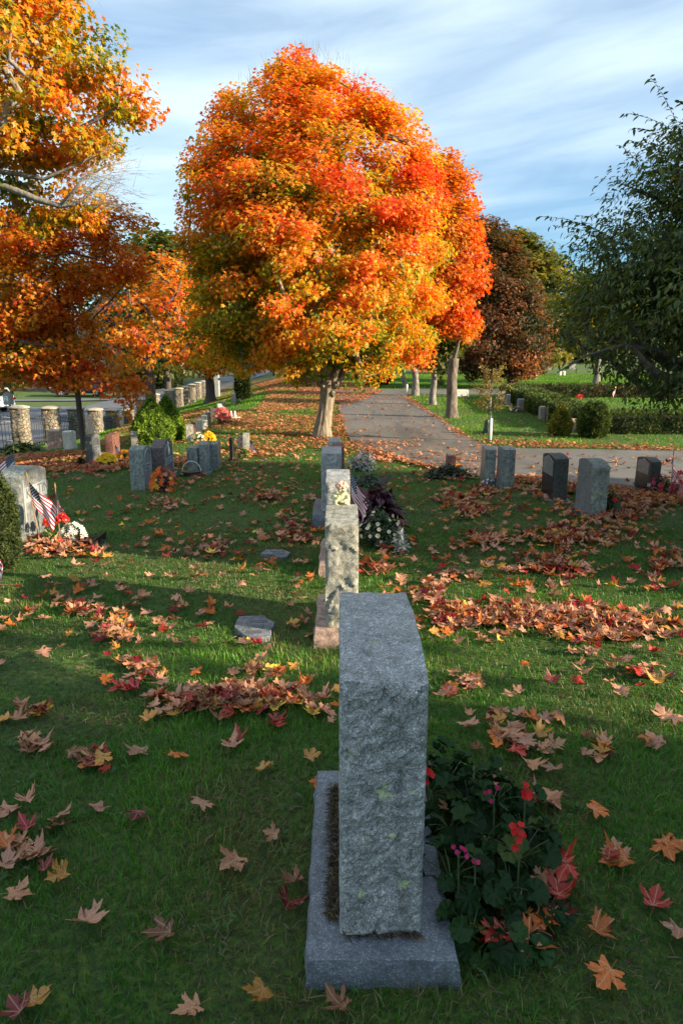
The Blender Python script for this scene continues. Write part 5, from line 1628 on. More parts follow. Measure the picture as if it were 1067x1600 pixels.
# left lawn plants
p = G(165, 729)
flower_mound('yellow_chrysanthemum', 'bright yellow chrysanthemum beside the dark stone with the name panel', 'plant', (p.x, p.y + .1, p.z), .16, .14, .17, 260, .05, HERB, [(150, .026, 8, (.72, .48, .012), .42, 1)], 313)
p = G(196, 720)
flower_mound('orange_chrysanthemum', 'orange-yellow chrysanthemum right of the red-brown stone', 'plant', (p.x, p.y + .1, p.z), .15, .13, .14, 200, .05, HERB, [(70, .026, 8, (.62, .26, .01), .3, 1)], 314)
p = G(128, 729)
flower_mound('dark_plant', 'withered dark plant beside the stone with the name panel', 'plant', (p.x, p.y, p.z), .09, .09, .17, 160, .06, [(0, (.006, .006, .005)), (1, (.03, .025, .015))], [], 315)
p = G(257, 768)
flower_mound('orange_bouquet', 'orange and dark red silk bouquet before the purple-brown gravestone', 'flowers', (p.x, p.y, p.z), .16, .12, .27, 120, .07, [(0, (.05, .01, .015)), (1, (.25, .04, .03))], [(46, .040, 6, (.70, .13, .012), .1, 1), (16, .03, 6, (.75, .35, .03), .2, .9), (5, .03, 6, (.8, .3, .2), .5, 1)], 316)
p = G(326, 690)
flower_mound('yellow_chrysanthemum', 'round yellow chrysanthemum in the row of small stones', 'plant', (p.x, p.y, p.z), .13, .12, .16, 100, .05, HERB, [(170, .028, 8, (.78, .52, .01), .1, 1)], 317)
p = G(312, 690)
flower_mound('white_flowers', 'cream-white flowers beside the nearest small stone of the row', 'plant', (p.x, p.y - .05, p.z), .14, .12, .16, 160, .05, LTG, [(90, .022, 6, (.75, .72, .58), .1, 1)], 318)
p = G(347, 662)
flower_mound('pink_flower_bed', 'pink and red flowers at the end of the row of small stones', 'flowers', (p.x, p.y, p.z), .22, .2, .34, 260, .07, LTG, [(110, .04, 6, (.72, .12, .12), .3, 1), (30, .035, 6, (.8, .45, .4), .3, 1)], 319)
p = G(28, 712)
flower_mound('hosta_clump', 'leafy green and yellowing hosta clump before the iron fence', 'plant', (p.x, p.y + .3, p.z), .62, .35, .34, 420, .20, [(0, (.02, .05, .01)), (.6, (.09, .14, .02)), (1, (.30, .28, .04))], [], 320, template=T_OVAL, up=.1)
p = G(255, 585)
flower_mound('weed_clump', 'small green clump beside the pale narrow far stone', 'plant', (G(373, 633).x, G(373, 633).y, G(373, 633).z), .14, .14, .22, 120, .08, HERB, [], 321)
p = G(381, 717)
flower_mound('weed_clump', 'leafy green weeds at the foot of the short pinkish stone', 'plant', (p.x, p.y, p.z), .10, .08, .2, 140, .07, LTG, [], 322)
p = G(832, 643)
flower_mound('low_plant', 'low dry plants before the squat stone at the hedge', 'plant', (G(806, 644).x, G(806, 644).y, 0), .28, .16, .14, 260, .08, [(0, (.05, .04, .03)), (1, (.16, .13, .09))], [(12, .03, 5, (.7, .6, .55), .3, 1)], 323)
p = G(767, 757)
flower_mound('flower_wreath', 'little blue and white posy lying at the foot of the left slim stone', 'flowers', (G(762, 759).x, G(762, 759).y - .04, 0), .10, .06, .08, 30, .03, HERB, [(22, .016, 6, (.03, .04, .2), .1, 1), (20, .018, 6, (.78, .78, .75), .1, 1)], 324)
flower_mound('red_flowers', 'red flowers lying on the hedged lawn near the far hedge', 'flowers', G(905, 623), .14, .12, .12, 20, .05, HERB, [(24, .05, 6, (.6, .05, .03), .1, 1)], 325)
flower_mound('yellow_bush', 'small yellow bush far across the cross path', 'plant', G(687, 602), .35, .3, .35, 160, .14, YELG, [], 326)
flower_mound('yellow_bush', 'small yellow chrysanthemum far off, left of the big maple trunk', 'plant', G(454, 601), .3, .25, .3, 60, .14, HERB, [(60, .1, 8, (.7, .5, .02), .2, 1)], 327)
# small white figures
p = G(364, 655)
w2 = thing('statue_group', 'two little white figures on a white slab beside the pink flower bed', 'statue', p)
mb = MB(); mb.box(-.10, .16, -.08, .08, -.02, .05, 0, .005); mb.build('slab', MT['marble'], w2)
for x in (-.04, .05):
    mb = MB(); mb.lathe([(.035, 0), (.04, .03), (.026, .07), (.03, .09), (.012, .105)], 10, 0, (x, 0, .05)); mb.ball((x, 0, .17), .024, 1); mb.build('figure', MT['marble'], w2, True)
p = G(300, 742)
bk = thing('basket', 'little brown grave basket with a white hoop handle', 'basket', p)
mb = MB(); mb.lathe([(.10, 0), (.13, .05), (.135, .055), (.11, .05), (.001, .045)], 16); mb.build('bowl', MT['needles_dead'], bk)
mb = MB(); mb.tube([(.12 * math.cos(a), 0, .05 + .13 * math.sin(a)) for a in [math.pi * k / 14 for k in range(15)]], .005, 6); mb.build('handle', MT['white_paint'], bk)
p = G(206, 719)
lt = thing('grave_lantern', 'little dark red grave lantern beside the orange chrysanthemum', 'lantern', p)
mb = MB(); mb.lathe([(.04, 0), (.045, .02), (.03, .03), (.035, .05), (.035, .14), (.02, .17), (.001, .2)], 14); mb.build('lamp', MT['tail'], lt)
p = G(31, 702)
rk = thing('rock', 'brown weathered stump-like rock behind the hosta clump', 'rock', p)
mb = MB(); mb.ball((0, .25, .13), .22, 2, sc=(1, .8, .9), jit=.5); mb.build('body', MT['granite_red'], rk)


# nearest plant: geraniums at the foot of the nearest stone
GE = thing('geranium_plant', 'dark green geraniums with a few scarlet flower heads beside the nearest gravestone', 'plant', (.42, 1.88, 0))
r = np.random.default_rng(400)
n = 32
ring = np.array([(math.sin(2 * math.pi * k / n) * (1 + .075 * math.cos(8 * 2 * math.pi * k / n)), -math.cos(2 * math.pi * k / n) * (1 + .075 * math.cos(8 * 2 * math.pi * k / n))) for k in range(n)])
ring[0] = (0, -.25); ring *= .5; ring[:, 1] += .30
z1 = .13 * (1 - np.cos(np.arange(n) * 8 * 2 * np.pi / n)) * .5
tv = [(0, .26, -.03)] + [(x * .55, .26 + (y - .26) * .55, .05 + .035 * math.cos(k * 8 * 2 * math.pi / n + 2.2)) for k, (x, y) in enumerate(ring)] + [(x, y, .11 + .03 * math.cos(k * .8) + z) for k, ((x, y), z) in enumerate(zip(ring, z1))]
T_GER = (np.array(tv), [np.array([(0, 1 + k, 1 + (k + 1) % n) for k in range(n)]), np.array([(1 + k, 1 + n + k, 1 + n + (k + 1) % n, 1 + (k + 1) % n) for k in range(n)])])
centres = [(-.10, .42, .13), (-.02, .30, .17), (.10, .36, .16), (-.13, .20, .18), (.02, .12, .20), (.14, .14, .19), (.22, .04, .17), (-.08, .0, .21), (.04, -.06, .22), (.17, -.10, .16), (-.12, -.20, .19), (-.03, -.24, .18), (.09, -.22, .17), (.20, -.22, .12), (-.08, -.36, .13), (.04, -.36, .10), (.22, .2, .12), (-.15, .34, .12)]
P, Nn, Tt, S = [], [], [], []; stems = MB()
for (x, y, z) in [(a_ * .78 - .01, b_, c_ * .72) for a_, b_, c_ in centres]:
    stems.tube([(x * .7, y * .75, -.01), (x * .9, y * .9, z * .5), (x, y, z * .85)], [.007, .006, .005], 6)
    for k in range(r.integers(10, 15)):
        a = r.uniform(0, 6.28); d = r.uniform(.015, .095); zz = z + r.uniform(-.10, .045)
        q = np.array([x + d * math.cos(a), y + d * math.sin(a), max(.035, zz)])
        o = np.array([math.cos(a), math.sin(a), 0])
        P.append(q); Nn.append(unit(o * .55 + np.array([0, -.12, 1.]) + .28 * r.normal(size=3))); Tt.append(o + .3 * r.normal(size=3)); S.append(r.uniform(.045, .082))
        stems.tube([(x, y, z * .7), tuple((np.array([x, y, z]) + q) / 2 + [0, 0, -.01]), tuple(q)], .0018, 4, cap=False)
GC = shade_var(lerp_stops(r.random(len(P)), [(0, (.008, .024, .007)), (.7, (.018, .052, .013)), (.96, (.03, .07, .016)), (1, (.06, .08, .02))]), r, .2)
V, polys, cc = scatter(T_GER, np.array(P) - np.array(Tt) * 0, np.array(Nn), np.array(Tt), np.array(S), GC)
npmesh('leaves', V, polys, MT['geranium'], GE, smooth=True, col=cc)
stems.build('stems', MT['stem'], GE, True)
for (px, py, D, col_, k) in [(820, 1238, 1.80, (.60, .008, .010), 10), (812, 1302, 1.63, (.60, .008, .010), 9), (772, 1240, 1.80, (.45, .01, .10), 5), (716, 1334, 1.58, (.55, .015, .16), 4), (668, 1208, 1.96, (.60, .008, .010), 6), (742, 1338, 1.58, (.5, .02, .12), 3)]:
    c = np.array(at(px, py, D)) - np.array(GE.location)
    off = r.normal(size=(k, 3)) * [.016, .016, .010]
    pp = petals(c + off, unit(off * 25 + np.array([0, -.7, .9])), np.full(k, .0110 if col_[0] > .58 else .0075), 5, shade_var(np.tile(np.array(col_), (k, 1)), r, .2), r, .25, .75)
    npmesh('flower_head', *pp[:2], MT['petal'], GE, col=pp[2])
    mb = MB(); mb.tube([(c[0] + .01, c[1] + .02, .08), (c[0] + .004, c[1] + .005, c[2] * .7), tuple(c - [0, 0, .01])], [.003, .0025, .002], 5)
    for q in range(k): mb.tube([tuple(c - [0, 0, .012]), tuple(c + off[q])], .0012, 4)
    mb.build('flower_stalk', MT['stem_red'] if 'stem_red' in MT else MT['stem'], GE)
dl = straws(260, -.17, .24, -.42, .42, .004, .05, CLIP, 88, None, 'dry_grass_clippings', MT['grass']); dl.location = GE.location; tag(dl, kind='stuff')

# ------------------------------------------------------------------ young staked tree with its watering bag
sp = G(765, 691)
sap = thing('young_tree', 'young thin tree with pale yellowing leaves and a white trunk guard by the drive', 'tree', sp)
hz = lambda py: CAMZ + slope(765, py)[1] * sp.y
mb = MB(); mb.tube([(0, 0, -.05), (0, 0, hz(654))], .028, 10); mb.build('trunk_guard', MT['white_paint'], sap, True)
mb = MB(); mb.tube([(-.01, 0, .0), (-.015, 0, hz(650)), (-.03, 0, hz(636)), (-.01, 0, hz(600)), (0, .02, hz(575))], [.021, .02, .017, .010, .004], 8); mb.build('trunk', MT['bark_grey'], sap, True)
rs = np.random.default_rng(500); mb = MB(); Pp, Oo = [], []
for k in range(34):
    a = rs.uniform(0, 6.28); z0_ = hz(rs.uniform(590, 645)); L = rs.uniform(.12, .30) * (1.25 if z0_ < hz(612) else .8); upz = rs.uniform(.08, .30)
    e = np.array([math.cos(a) * L, math.sin(a) * L, z0_ + upz]); s_ = np.array([-.02, 0, z0_])
    mb.tube([tuple(s_), tuple((s_ + e) / 2 + [0, 0, .03]), tuple(e)], [.006, .004, .002], 4)
    for q in range(26):
        f = rs.uniform(.3, 1.05); Pp.append(s_ + (e - s_) * f + rs.normal(size=3) * .025); Oo.append([math.cos(a), math.sin(a), -.2])
mb.build('branches', MT['bark_grey'], sap, True)
Pp = np.array(Pp); Oo = unit(np.array(Oo) + .9 * rs.normal(size=Pp.shape))
c = shade_var(lerp_stops(rs.random(len(Pp)), [(0, (.10, .11, .02)), (.5, (.24, .20, .04)), (.85, (.36, .26, .06)), (1, (.30, .12, .04))]), rs, .2)
V, polys, cc = scatter(T_OVAL, Pp, unit(rs.normal(size=Pp.shape) + [0, 0, .6]), Oo, .055 * (.6 + .7 * rs.random(len(Pp))), c)
npmesh('crown', V, polys, MT['leaf_tree'], sap, col=cc)
wbp = G(758, 679)
wb_ = thing('watering_bag', 'dark green watering bag slumped against the young tree', 'watering bag', wbp)
hb = CAMZ + slope(758, 655)[1] * wbp.y
mb = MB(); rings = []
for k in range(9):
    f = k / 8; rx_ = .072 * (1 - .55 * f ** 2.5) * (.85 + .15 * math.sin(f * 9)); ry_ = .055 * (1 - .4 * f ** 2)
    rings.append([((rx_ * math.cos(a) * (1 + .10 * math.sin(3 * a + k)) + .028 * f), ry_ * math.sin(a), hb * f) for a in [2 * math.pi * q / 18 for q in range(18)]])
mb.loft(rings); mb.build('bag', MT['bag'], wb_, True)
mb = MB(); mb.tube([(.03, -.058, hb * .15), (.034, -.06, hb * .5), (.05, -.05, hb * .85)], .006, 5); mb.build('seam', MT['black'], wb_)
# white marker posts
for (px, pyb, pyt, lab) in [(635.5, 619, 600, 'white marker post at the far corner of the drive'), (474, 597, 577, 'white post beside the leaning far slab'), (1015, 600, 587, 'small white post beyond the far hedge')]:
    p = G(px, pyb); t_ = thing('marker_post', lab, 'post', p, 0, 'white marker posts')
    hh2 = CAMZ + slope(px, pyt)[1] * p.y - p.z
    mb = MB(); mb.lathe([(.045, -.05), (.045, hh2 - .05), (.03, hh2), (.001, hh2)], 10); mb.build('shaft', MT['white_paint'], t_, True)
p = G(337, 607)
gp_ = thing('gate_post', 'pale blue-grey gate post at the far end of the fence', 'gate post', at(337, 607, 40), 0); gp_.location.z = Tz(gp_.location.x, 40)
mb = MB(); mb.box(-.22, .22, -.22, .22, -.1, 1.5, 0, .01); mb.build('shaft', MT['granite_blue'], gp_); mb = MB(); mb.box(-.3, .75, -.27, .27, 1.503, 1.66, 0, .01); mb.build('cap', MT['granite_base'], gp_)


# ------------------------------------------------------------------ fieldstone pillars and iron fence along the street
PIL = [(-20, 28, 636, 694), (36, 27, 634, 694), (84, 25.5, 635, 692), (123, 24, 636, 690), (152.5, 22, 638, 688), (179, 20, 639, 684), (203, 18.5, 639, 678), (224, 17, 622, 664), (244, 16, 615, 655),
       (267, 15, 608.5, 637), (281, 13, 606, 634), (291, 12.5, 604, 632), (301, 12, 600, 629), (310.5, 11, 597, 626), (319, 10, 595, 624), (328, 9.5, 590, 622)]
desc = ['fieldstone pillar at the left edge of the photo', 'nearest whole fieldstone pillar with orange stones near its cap', 'second sunlit fieldstone pillar, behind the pinkish gravestone', 'third sunlit fieldstone pillar, behind the white gravestone',
        'dark shaded pillar right of the thin maple trunk', 'shaded pillar behind the red-brown gravestone', 'pillar half lit at its right side, left of the lime evergreen', 'pillar behind the lime evergreens, its nearer side', 'pillar behind the lime evergreens, by the dark maple trunk',
        'first of the receding pillars right of the evergreens', 'second of the receding pillars right of the evergreens', 'third of the receding pillars right of the evergreens', 'fourth of the receding pillars, mostly in shade',
        'fifth of the receding pillars, black in shade', 'sixth of the receding pillars, black in shade', 'farthest fence pillar beside the far maple trunk']
PB = []
for i, ((px, wpx, yt, yb), lab) in enumerate(zip(PIL, desc)):
    Dp = .45 * F / wpx
    b = at(px, yb, Dp); zt = at(px, yt, Dp).z
    zg = min(b.z, Tz(b.x, b.y))
    PB.append((b.x, b.y, b.z, zt))
    root = thing('stone_pillar', lab, 'pillar', (b.x, b.y, b.z), 0, 'fieldstone pillars of the street fence')
    h = zt - b.z
    rings = []; nz = 16; ns = 36; w2_ = .20
    for k in range(nz + 1):
        z = (zg - b.z - .1) + (h - .05 - (zg - b.z - .1)) * k / nz; ring = []
        for s in range(ns):
            a = 2 * math.pi * s / ns; c_, s_ = math.cos(a), math.sin(a)
            m_ = (abs(c_) ** 5 + abs(s_) ** 5) ** (-1 / 5)
            pt = Vector((c_ * m_ * w2_, s_ * m_ * w2_, z)); q = pt * 6.5 + Vector((i * 5.1, 0, 0))
            dd, _ = noise.voronoi(q)
            bulge = min(.03, .055 * (dd[1] - dd[0])) - .012 + .012 * noise.noise(q * 2)
            ring.append((c_ * m_ * (w2_ + bulge), s_ * m_ * (w2_ + bulge), z))
        rings.append(ring)
    mb = MB(); mb.loft(rings); o = mb.build('shaft', MT['fieldstone'], root); smooth_by_angle(o, 50)
    rings = []
    for zz, wq in ((h - .065, .20), (h - .06, .235), (h - .03, .24), (h - .01, .19), (h + .015, .09), (h + .02, .0)):
        rings.append([(math.cos(2 * math.pi * s / 24) * (abs(math.cos(2 * math.pi * s / 24)) ** 4 + abs(math.sin(2 * math.pi * s / 24)) ** 4 + 1e-9) ** -.25 * (wq + .008 * noise.noise(Vector((s, zz * 20, i)))), math.sin(2 * math.pi * s / 24) * (abs(math.cos(2 * math.pi * s / 24)) ** 4 + abs(math.sin(2 * math.pi * s / 24)) ** 4) ** -.25 * (wq + .008 * noise.noise(Vector((s + 9, zz * 20, i)))), zz) for s in range(24)])
    mb = MB(); mb.loft(rings); mb.build('cap', MT['mortar'], root, True)
for i in range(6):
    a, b = Vector(PB[i][:3]), Vector(PB[i + 1][:3])
    lab = ['grey iron picket fence panel left of the nearest whole pillar', 'grey iron picket fence panel between the first two sunlit pillars', 'grey iron picket fence panel behind the white gravestone', 'iron picket fence panel crossed by the thin maple trunk', 'iron picket fence panel in shade between two dark pillars', 'iron picket fence panel left of the half-lit pillar'][i]
    d = b - a; L = math.hypot(d.x, d.y); dx = Vector((d.x, d.y, 0)).normalized()
    root = thing('iron_fence_panel', lab, 'fence', a, 0, 'iron fence panels between the pillars')
    hf = .74
    mb = MB()
    for zf in (.10, .60, .70):
        mb.tube([Vector((dx.x * .2, dx.y * .2, zf)), Vector((d.x - dx.x * .2, d.y - dx.y * .2, zf + d.z))], .011, 6)
    mb.build('rails', MT['iron'], root)
    mb = MB(); npk = int((L - .45) / .075)
    for k in range(npk + 1):
        f = (.22 + (L - .44) * k / npk) / L
        q = Vector((d.x * f, d.y * f, d.z * f)); gz = Tz(a.x + q.x, a.y + q.y) - a.z
        mb.tube([(q.x, q.y, min(q.z + .02, gz - .05)), (q.x, q.y, q.z + hf), (q.x, q.y, q.z + hf + .05)], [.009, .009, .001], 5)
    mb.build('pickets', MT['iron'], root)

# ------------------------------------------------------------------ cars, mailbox, house across the street
def wheel(root, x, y, r_, wd, side):
    mb = MB(); prof_ = [(r_ * .62, -wd / 2), (r_ * .95, -wd / 2), (r_, -wd * .3), (r_, wd * .3), (r_ * .95, wd / 2), (r_ * .62, wd / 2)]
    ring = lambda rr_, yy: [(x + rr_ * math.cos(a), y + yy, r_ + rr_ * math.sin(a)) for a in [2 * math.pi * k / 24 for k in range(24)]]
    wroot = None
    mb.loft([ring(a, b) for a, b in prof_]); wroot = mb.build('wheel', MT['rubber'], root, True)
    mb = MB(); yy = side * wd / 2
    mb.loft([ring(r_ * .66, yy * .9), ring(r_ * .64, yy * 1.04), ring(r_ * .56, yy * .9), ring(.02, yy * .9)])
    for k in range(5):
        a = 2 * math.pi * k / 5 + .3; u = Vector((math.cos(a), 0, math.sin(a))); v = Vector((-math.sin(a), 0, math.cos(a)))
        c = Vector((x, y + yy * 1.02, r_))
        mb.add([c - v * .05 + u * .03, c + v * .05 + u * .03, c + v * .03 + u * r_ * .6, c - v * .03 + u * r_ * .6], [(0, 1, 2, 3)])
    mb.build('rim', MT['alloy'], wroot)
    return wroot


def car(label, loc, rotz, paint, suv=True):
    root = thing('parked_car', label, 'car', loc, rotz, 'cars across the street')
    # body lofted along x (length 4.4), front at -x
    L = [(-2.2, .45, .62, .62), (-2.15, .30, .72, .80), (-1.9, .24, .84, .86), (-1.0, .22, .92, .90), (-.6, .22, .96, .90), (1.6, .22, .98, .90), (2.0, .28, .98, .87), (2.18, .36, .94, .80), (2.22, .45, .80, .72)]
    rings = []
    for x, z0, z1, hw in L:
        rings.append([(x, -hw * .96, z0), (x, -hw, z0 + .12), (x, -hw, z1 - .16), (x, -hw * .94, z1), (x, hw * .94, z1), (x, hw, z1 - .16), (x, hw, z0 + .12), (x, hw * .96, z0)])
    mb = MB(); mb.loft(rings); o = mb.build('body', paint, root); smooth_by_angle(o, 35)
    top = 1.52 if suv else 1.42
    rt = [(-1.05, .90, .84, .91), (-.35, .93, .74, top - .10), (.2, .96, .70, top), (1.3, .97, .69, top - .01), (1.85, .96, .70, top - .12), (2.12, .94, .80, .97)]
    rings = [[(x, -.85, zb - .04), (x, -hw, zt), (x, hw, zt), (x, .85, zb - .04)] for x, zb, hw, zt in rt]
    mb = MB(); mb.loft(rings); o = mb.build('cabin', paint, root); smooth_by_angle(o, 30)
    for sgn in (-1, 1):
        mb = MB()
        for x0, x1 in ((-.55, .30), (.38, 1.15), (1.23, 1.72)):
            z0, zt = 1.0, top - .14
            i0 = .12 if x0 < 0 else 0; i1 = .14 if x1 > 1.5 else 0
            f0, f1 = .845, .742
            V = [(x0, sgn * f0, z0), (x1, sgn * f0, z0), (x1 - i1, sgn * f1, zt), (x0 + i0 * 2.4, sgn * f1, zt)]
            mb.add(V + [(x, y - sgn * .03, z) for x, y, z in V], [(0, 1, 2, 3), (7, 6, 5, 4)])
        mb.build('side_window', MT['glass'], root)
        for x in (-1.35, 1.35): wheel(root, x, sgn * .80, .33, .21, sgn)
        mb = MB(); mb.box(2.08, 2.235, min(sgn * .55, sgn * .88), max(sgn * .55, sgn * .88), .72, .86, 0, .02); mb.box(1.95, 2.12, min(sgn * .80, sgn * .895), max(sgn * .80, sgn * .895), .73, .85, 0, .01)
        mb.build('tail_light', MT['tail'], root)
        mb = MB(); mb.box(-2.215, -2.0, min(sgn * .5, sgn * .82), max(sgn * .5, sgn * .82), .60, .72, 0, .02); mb.build('headlight', MT['alloy'], root)
    mb = MB(); V = [(2.135, -.68, 1.0), (2.135, .68, 1.0), (1.895, .60, top - .16), (1.895, -.60, top - .16)]
    mb.add([(x + .03, y, z) for x, y, z in V] + V, [(0, 1, 2, 3), (7, 6, 5, 4)]); mb.build('rear_window', MT['glass'], root)
    mb = MB(); mb.box(2.0, 2.25, -.78, .78, .36, .52, 0, .03); mb.build('bumper', MT['black'] if paint is MT['car_dark'] else paint, root)
    return root
p = at(127, 617, 56.5); p.z = Tz(p.x, p.y) + .07
car('dark car parked across the street, half hidden by orange maple leaves', p, rad(8), MT['car_dark'])
p = at(-38, 643, 41.5); p.z = Tz(p.x, p.y) + .09
car('white car at the left edge with its red tail light showing', p, rad(-12), MT['car_white'])
p = at(18, 664, 20.5); zg = Tz(p.x, p.y); p.z = zg
mx = thing('mailbox', 'weathered grey box mailbox on a post with a white number label', 'mailbox', p, 0)
z0_, z1_ = at(18, 632, 20.5).z - zg, at(18, 613, 20.5).z - zg
mb = MB(); mb.tube([(.03, 0, -.1), (.03, 0, z0_)], .035, 8); mb.build('post', MT['mailbox'], mx)
mb = MB(); mb.loft([[(-.10 * c_, y, z0_ + (z1_ - z0_) * zz) for c_, zz in ((1, 0), (1, .7), (.75, .95), (0, 1.03), (-.75, .95), (-1, .7), (-1, 0))] for y in (-.12, .12)]); mb.build('box', MT['mailbox'], mx)
mb = MB(); mb.box(-.07, .05, -.126, -.12, z0_ + .10, z0_ + .25); mb.build('number_label', MT['white_paint'], mx)
cu = bpy.data.curves.new('lettering', 'FONT'); cu.body = '2'; cu.size = .16; cu.extrude = .001
lo = text_obj(cu, mx); lo.data.materials.append(MT['black']); lo.rotation_euler = (math.pi / 2, 0, 0); lo.location = (-.055, -.129, z0_ + .12)

hp = at(182, 598, 74); hp.z = -2.2
hs = thing('house', 'tan clapboard house with white trim glimpsed through the orange maple', 'house', hp, rad(-14))
hh3 = CAMZ + slope(182, 455)[1] * 74 - hp.z
mb = MB(); ev = hh3 * .66
mb.loft([[(-4, y, 0), (4, y, 0), (4, y, ev), (0, y, hh3), (-4, y, ev)] for y in (0, 8)])
# clapboard courses
V0 = MB()
for k in range(34):
    z = k * ev / 34
    V0.box(-4.02, 4.02, -.035, -.002, z, z + ev / 34 * .82)
wl = mb.build('walls', MT['siding'], hs); V0.build('clapboards', MT['siding'], wl)
mb = MB()
for sg in (-1, 1):
    a_ = [(sg * 4.5, -.4, ev - .35), (0, -.4, hh3 + .04), (0, 8.4, hh3 + .04), (sg * 4.5, 8.4, ev - .35)]
    mb.add(a_ + [(x, y, z + .16) for x, y, z in a_], [(0, 1, 2, 3), (7, 6, 5, 4), (0, 4, 5, 1), (1, 5, 6, 2), (2, 6, 7, 3), (3, 7, 4, 0)])
mb.build('roof', MT['roof'], hs)
for (x, z) in [(-1.9, 2.6), (1.7, 2.6), (-1.9, 5.0), (1.7, 5.0), (0, 7.0)]:
    mb = MB()
    for (a, b, c, d) in ((-.62, .62, -.12, 0), (-.62, .62, 1.5, 1.64), (-.62, -.5, 0, 1.5), (.5, .62, 0, 1.5)): mb.box(x + a, x + b, -.10, -.036, z + c, z + d)
    mb.box(x - .5, x + .5, -.09, -.04, z + .72, z + .78); mb.box(x - .03, x + .03, -.088, -.042, z, z + .72)
    wn = mb.build('window', MT['white_paint'], hs)
    mb = MB(); mb.box(x - .5, x + .5, -.06, -.038, z, z + 1.5); mb.build('pane', MT['glass'], wn)
mb = MB()
for sg in (-1, 1): mb.box(sg * 4.0 - .14, sg * 4.0 + .14, -.12, .2, 0, ev)
mb.build('corner_boards', MT['white_paint'], hs)
p = at(20, 612, 64); p.z = Tz(p.x, p.y)
wf = thing('board_fence', 'brown vertical board fence across the street at the left edge', 'fence', p)
mb = MB()
for k in range(46): mb.box(-4.6 + k * .2, -4.6 + k * .2 + .19, 0, .025, 0, 1.45 + .02 * math.sin(k * 3.7))
mb.build('boards', MT['fence_wood'], wf)
mb = MB(); mb.box(-4.6, 4.6, .027, .09, .3, .4); mb.box(-4.6, 4.6, .027, .09, 1.1, 1.2); mb.build('rails', MT['fence_wood'], wf)

# ------------------------------------------------------------------ fallen leaves
half = [(.0, .0), (.10, -.05), (.30, -.12), (.43, -.06), (.36, .04), (.42, .12), (.30, .16), (.44, .24), (.62, .30), (.56, .38), (.74, .56), (.55, .53), (.52, .62), (.40, .52), (.30, .45), (.22, .50), (.27, .68), (.31, .80), (.19, .78), (.12, .90)]
outline = half + [(.0, 1.06)] + [(-x, y) for x, y in reversed(half[1:])]
OC = np.array(outline); NO = len(OC); CEN = np.array([0, .30])


def leaf_variant(seed, curl, fold, jitter=.03):
    r = np.random.default_rng(seed)
    o = OC + r.normal(size=OC.shape) * jitter * .6; o[0] = (0, 0)
    inner = CEN + (o - CEN) * .55
    P = np.concatenate([[CEN], inner, o])
    a = r.uniform(0, np.pi); ax = np.array([np.cos(a), np.sin(a)])
    q = P - CEN
    u = q @ ax; v = q @ np.array([-ax[1], ax[0]])
    z = curl * (u ** 2) * 1.1 + fold * .5 * np.abs(q[:, 0]) + .05 * np.sin(q[:, 0] * 7 + seed) * np.sin(q[:, 1] * 6 + seed * 2)
    rr2 = np.linalg.norm(q, axis=1); z += r.uniform(-.12, .35) * rr2 ** 2 * (1 + .8 * np.sin(np.arctan2(q[:, 1], q[:, 0]) * 3 + seed))
    V = np.stack([P[:, 0] * (1 - .25 * abs(fold)), P[:, 1] - .3, z], 1); V[:, 2] -= V[:, 2].min()
    tri = np.array([(0, 1 + k, 1 + (k + 1) % NO) for k in range(NO)]); quad = np.array([(1 + k, 1 + NO + k, 1 + NO + (k + 1) % NO, 1 + (k + 1) % NO) for k in range(NO)])
    # petiole
    st0 = len(V); b = V[1 + NO]
    L = r.uniform(.35, .6); bend = r.uniform(-.25, .25)
    st = []
    for f in (0, .5, 1):
        c = np.array([b[0] + bend * f * f * L, b[1] - L * f, b[2] * (1 - f) + .02 + .05 * f * (1 - f)])
        st += [c + [-.011, 0, 0], c + [.011, 0, 0], c + [0, 0, .018]]
    V = np.concatenate([V, st]); q2 = []
    for k in range(2):
        for j in range(3): q2.append((st0 + k * 3 + j, st0 + k * 3 + (j + 1) % 3, st0 + k * 3 + 3 + (j + 1) % 3, st0 + k * 3 + 3 + j))
    return V, [tri, np.concatenate([quad, np.array(q2)])]


VARS = [leaf_variant(s, c, f, j) for s, c, f, j in [(1, .15, .05, .03), (2, .5, .1, .05), (3, .2, .6, .05), (4, .65, .0, .05), (5, .1, -.15, .04), (6, .5, .35, .09), (7, -.4, .2, .05), (8, .95, .15, .06), (9, .2, .65, .06), (10, -.6, .1, .05), (11, .7, .4, .10), (12, .2, .1, .08), (13, -.3, .4, .07), (14, 1.05, .0, .08)]]
VDESC = ['flat', 'cupped', 'folded', 'curled', 'flat', 'crumpled', 'arched', 'rolled', 'folded', 'arched', 'crumpled', 'ragged', 'creased', 'rolled']
LCOL = [('tan', (.46, .225, .125), 32), ('pinkish tan', (.47, .235, .16), 28), ('brown', (.20, .085, .04), 10), ('orange', (.52, .14, .025), 11), ('golden', (.50, .25, .05), 7), ('scarlet', (.38, .028, .018), 6), ('dark red', (.16, .018, .018), 6), ('yellow', (.62, .42, .06), 2), ('crimson', (.30, .016, .03), 3)]
wts = np.array([c[2] for c in LCOL], float); wts /= wts.sum()
LP = []     # (x, y, size, colour index, near-pile height, lying)
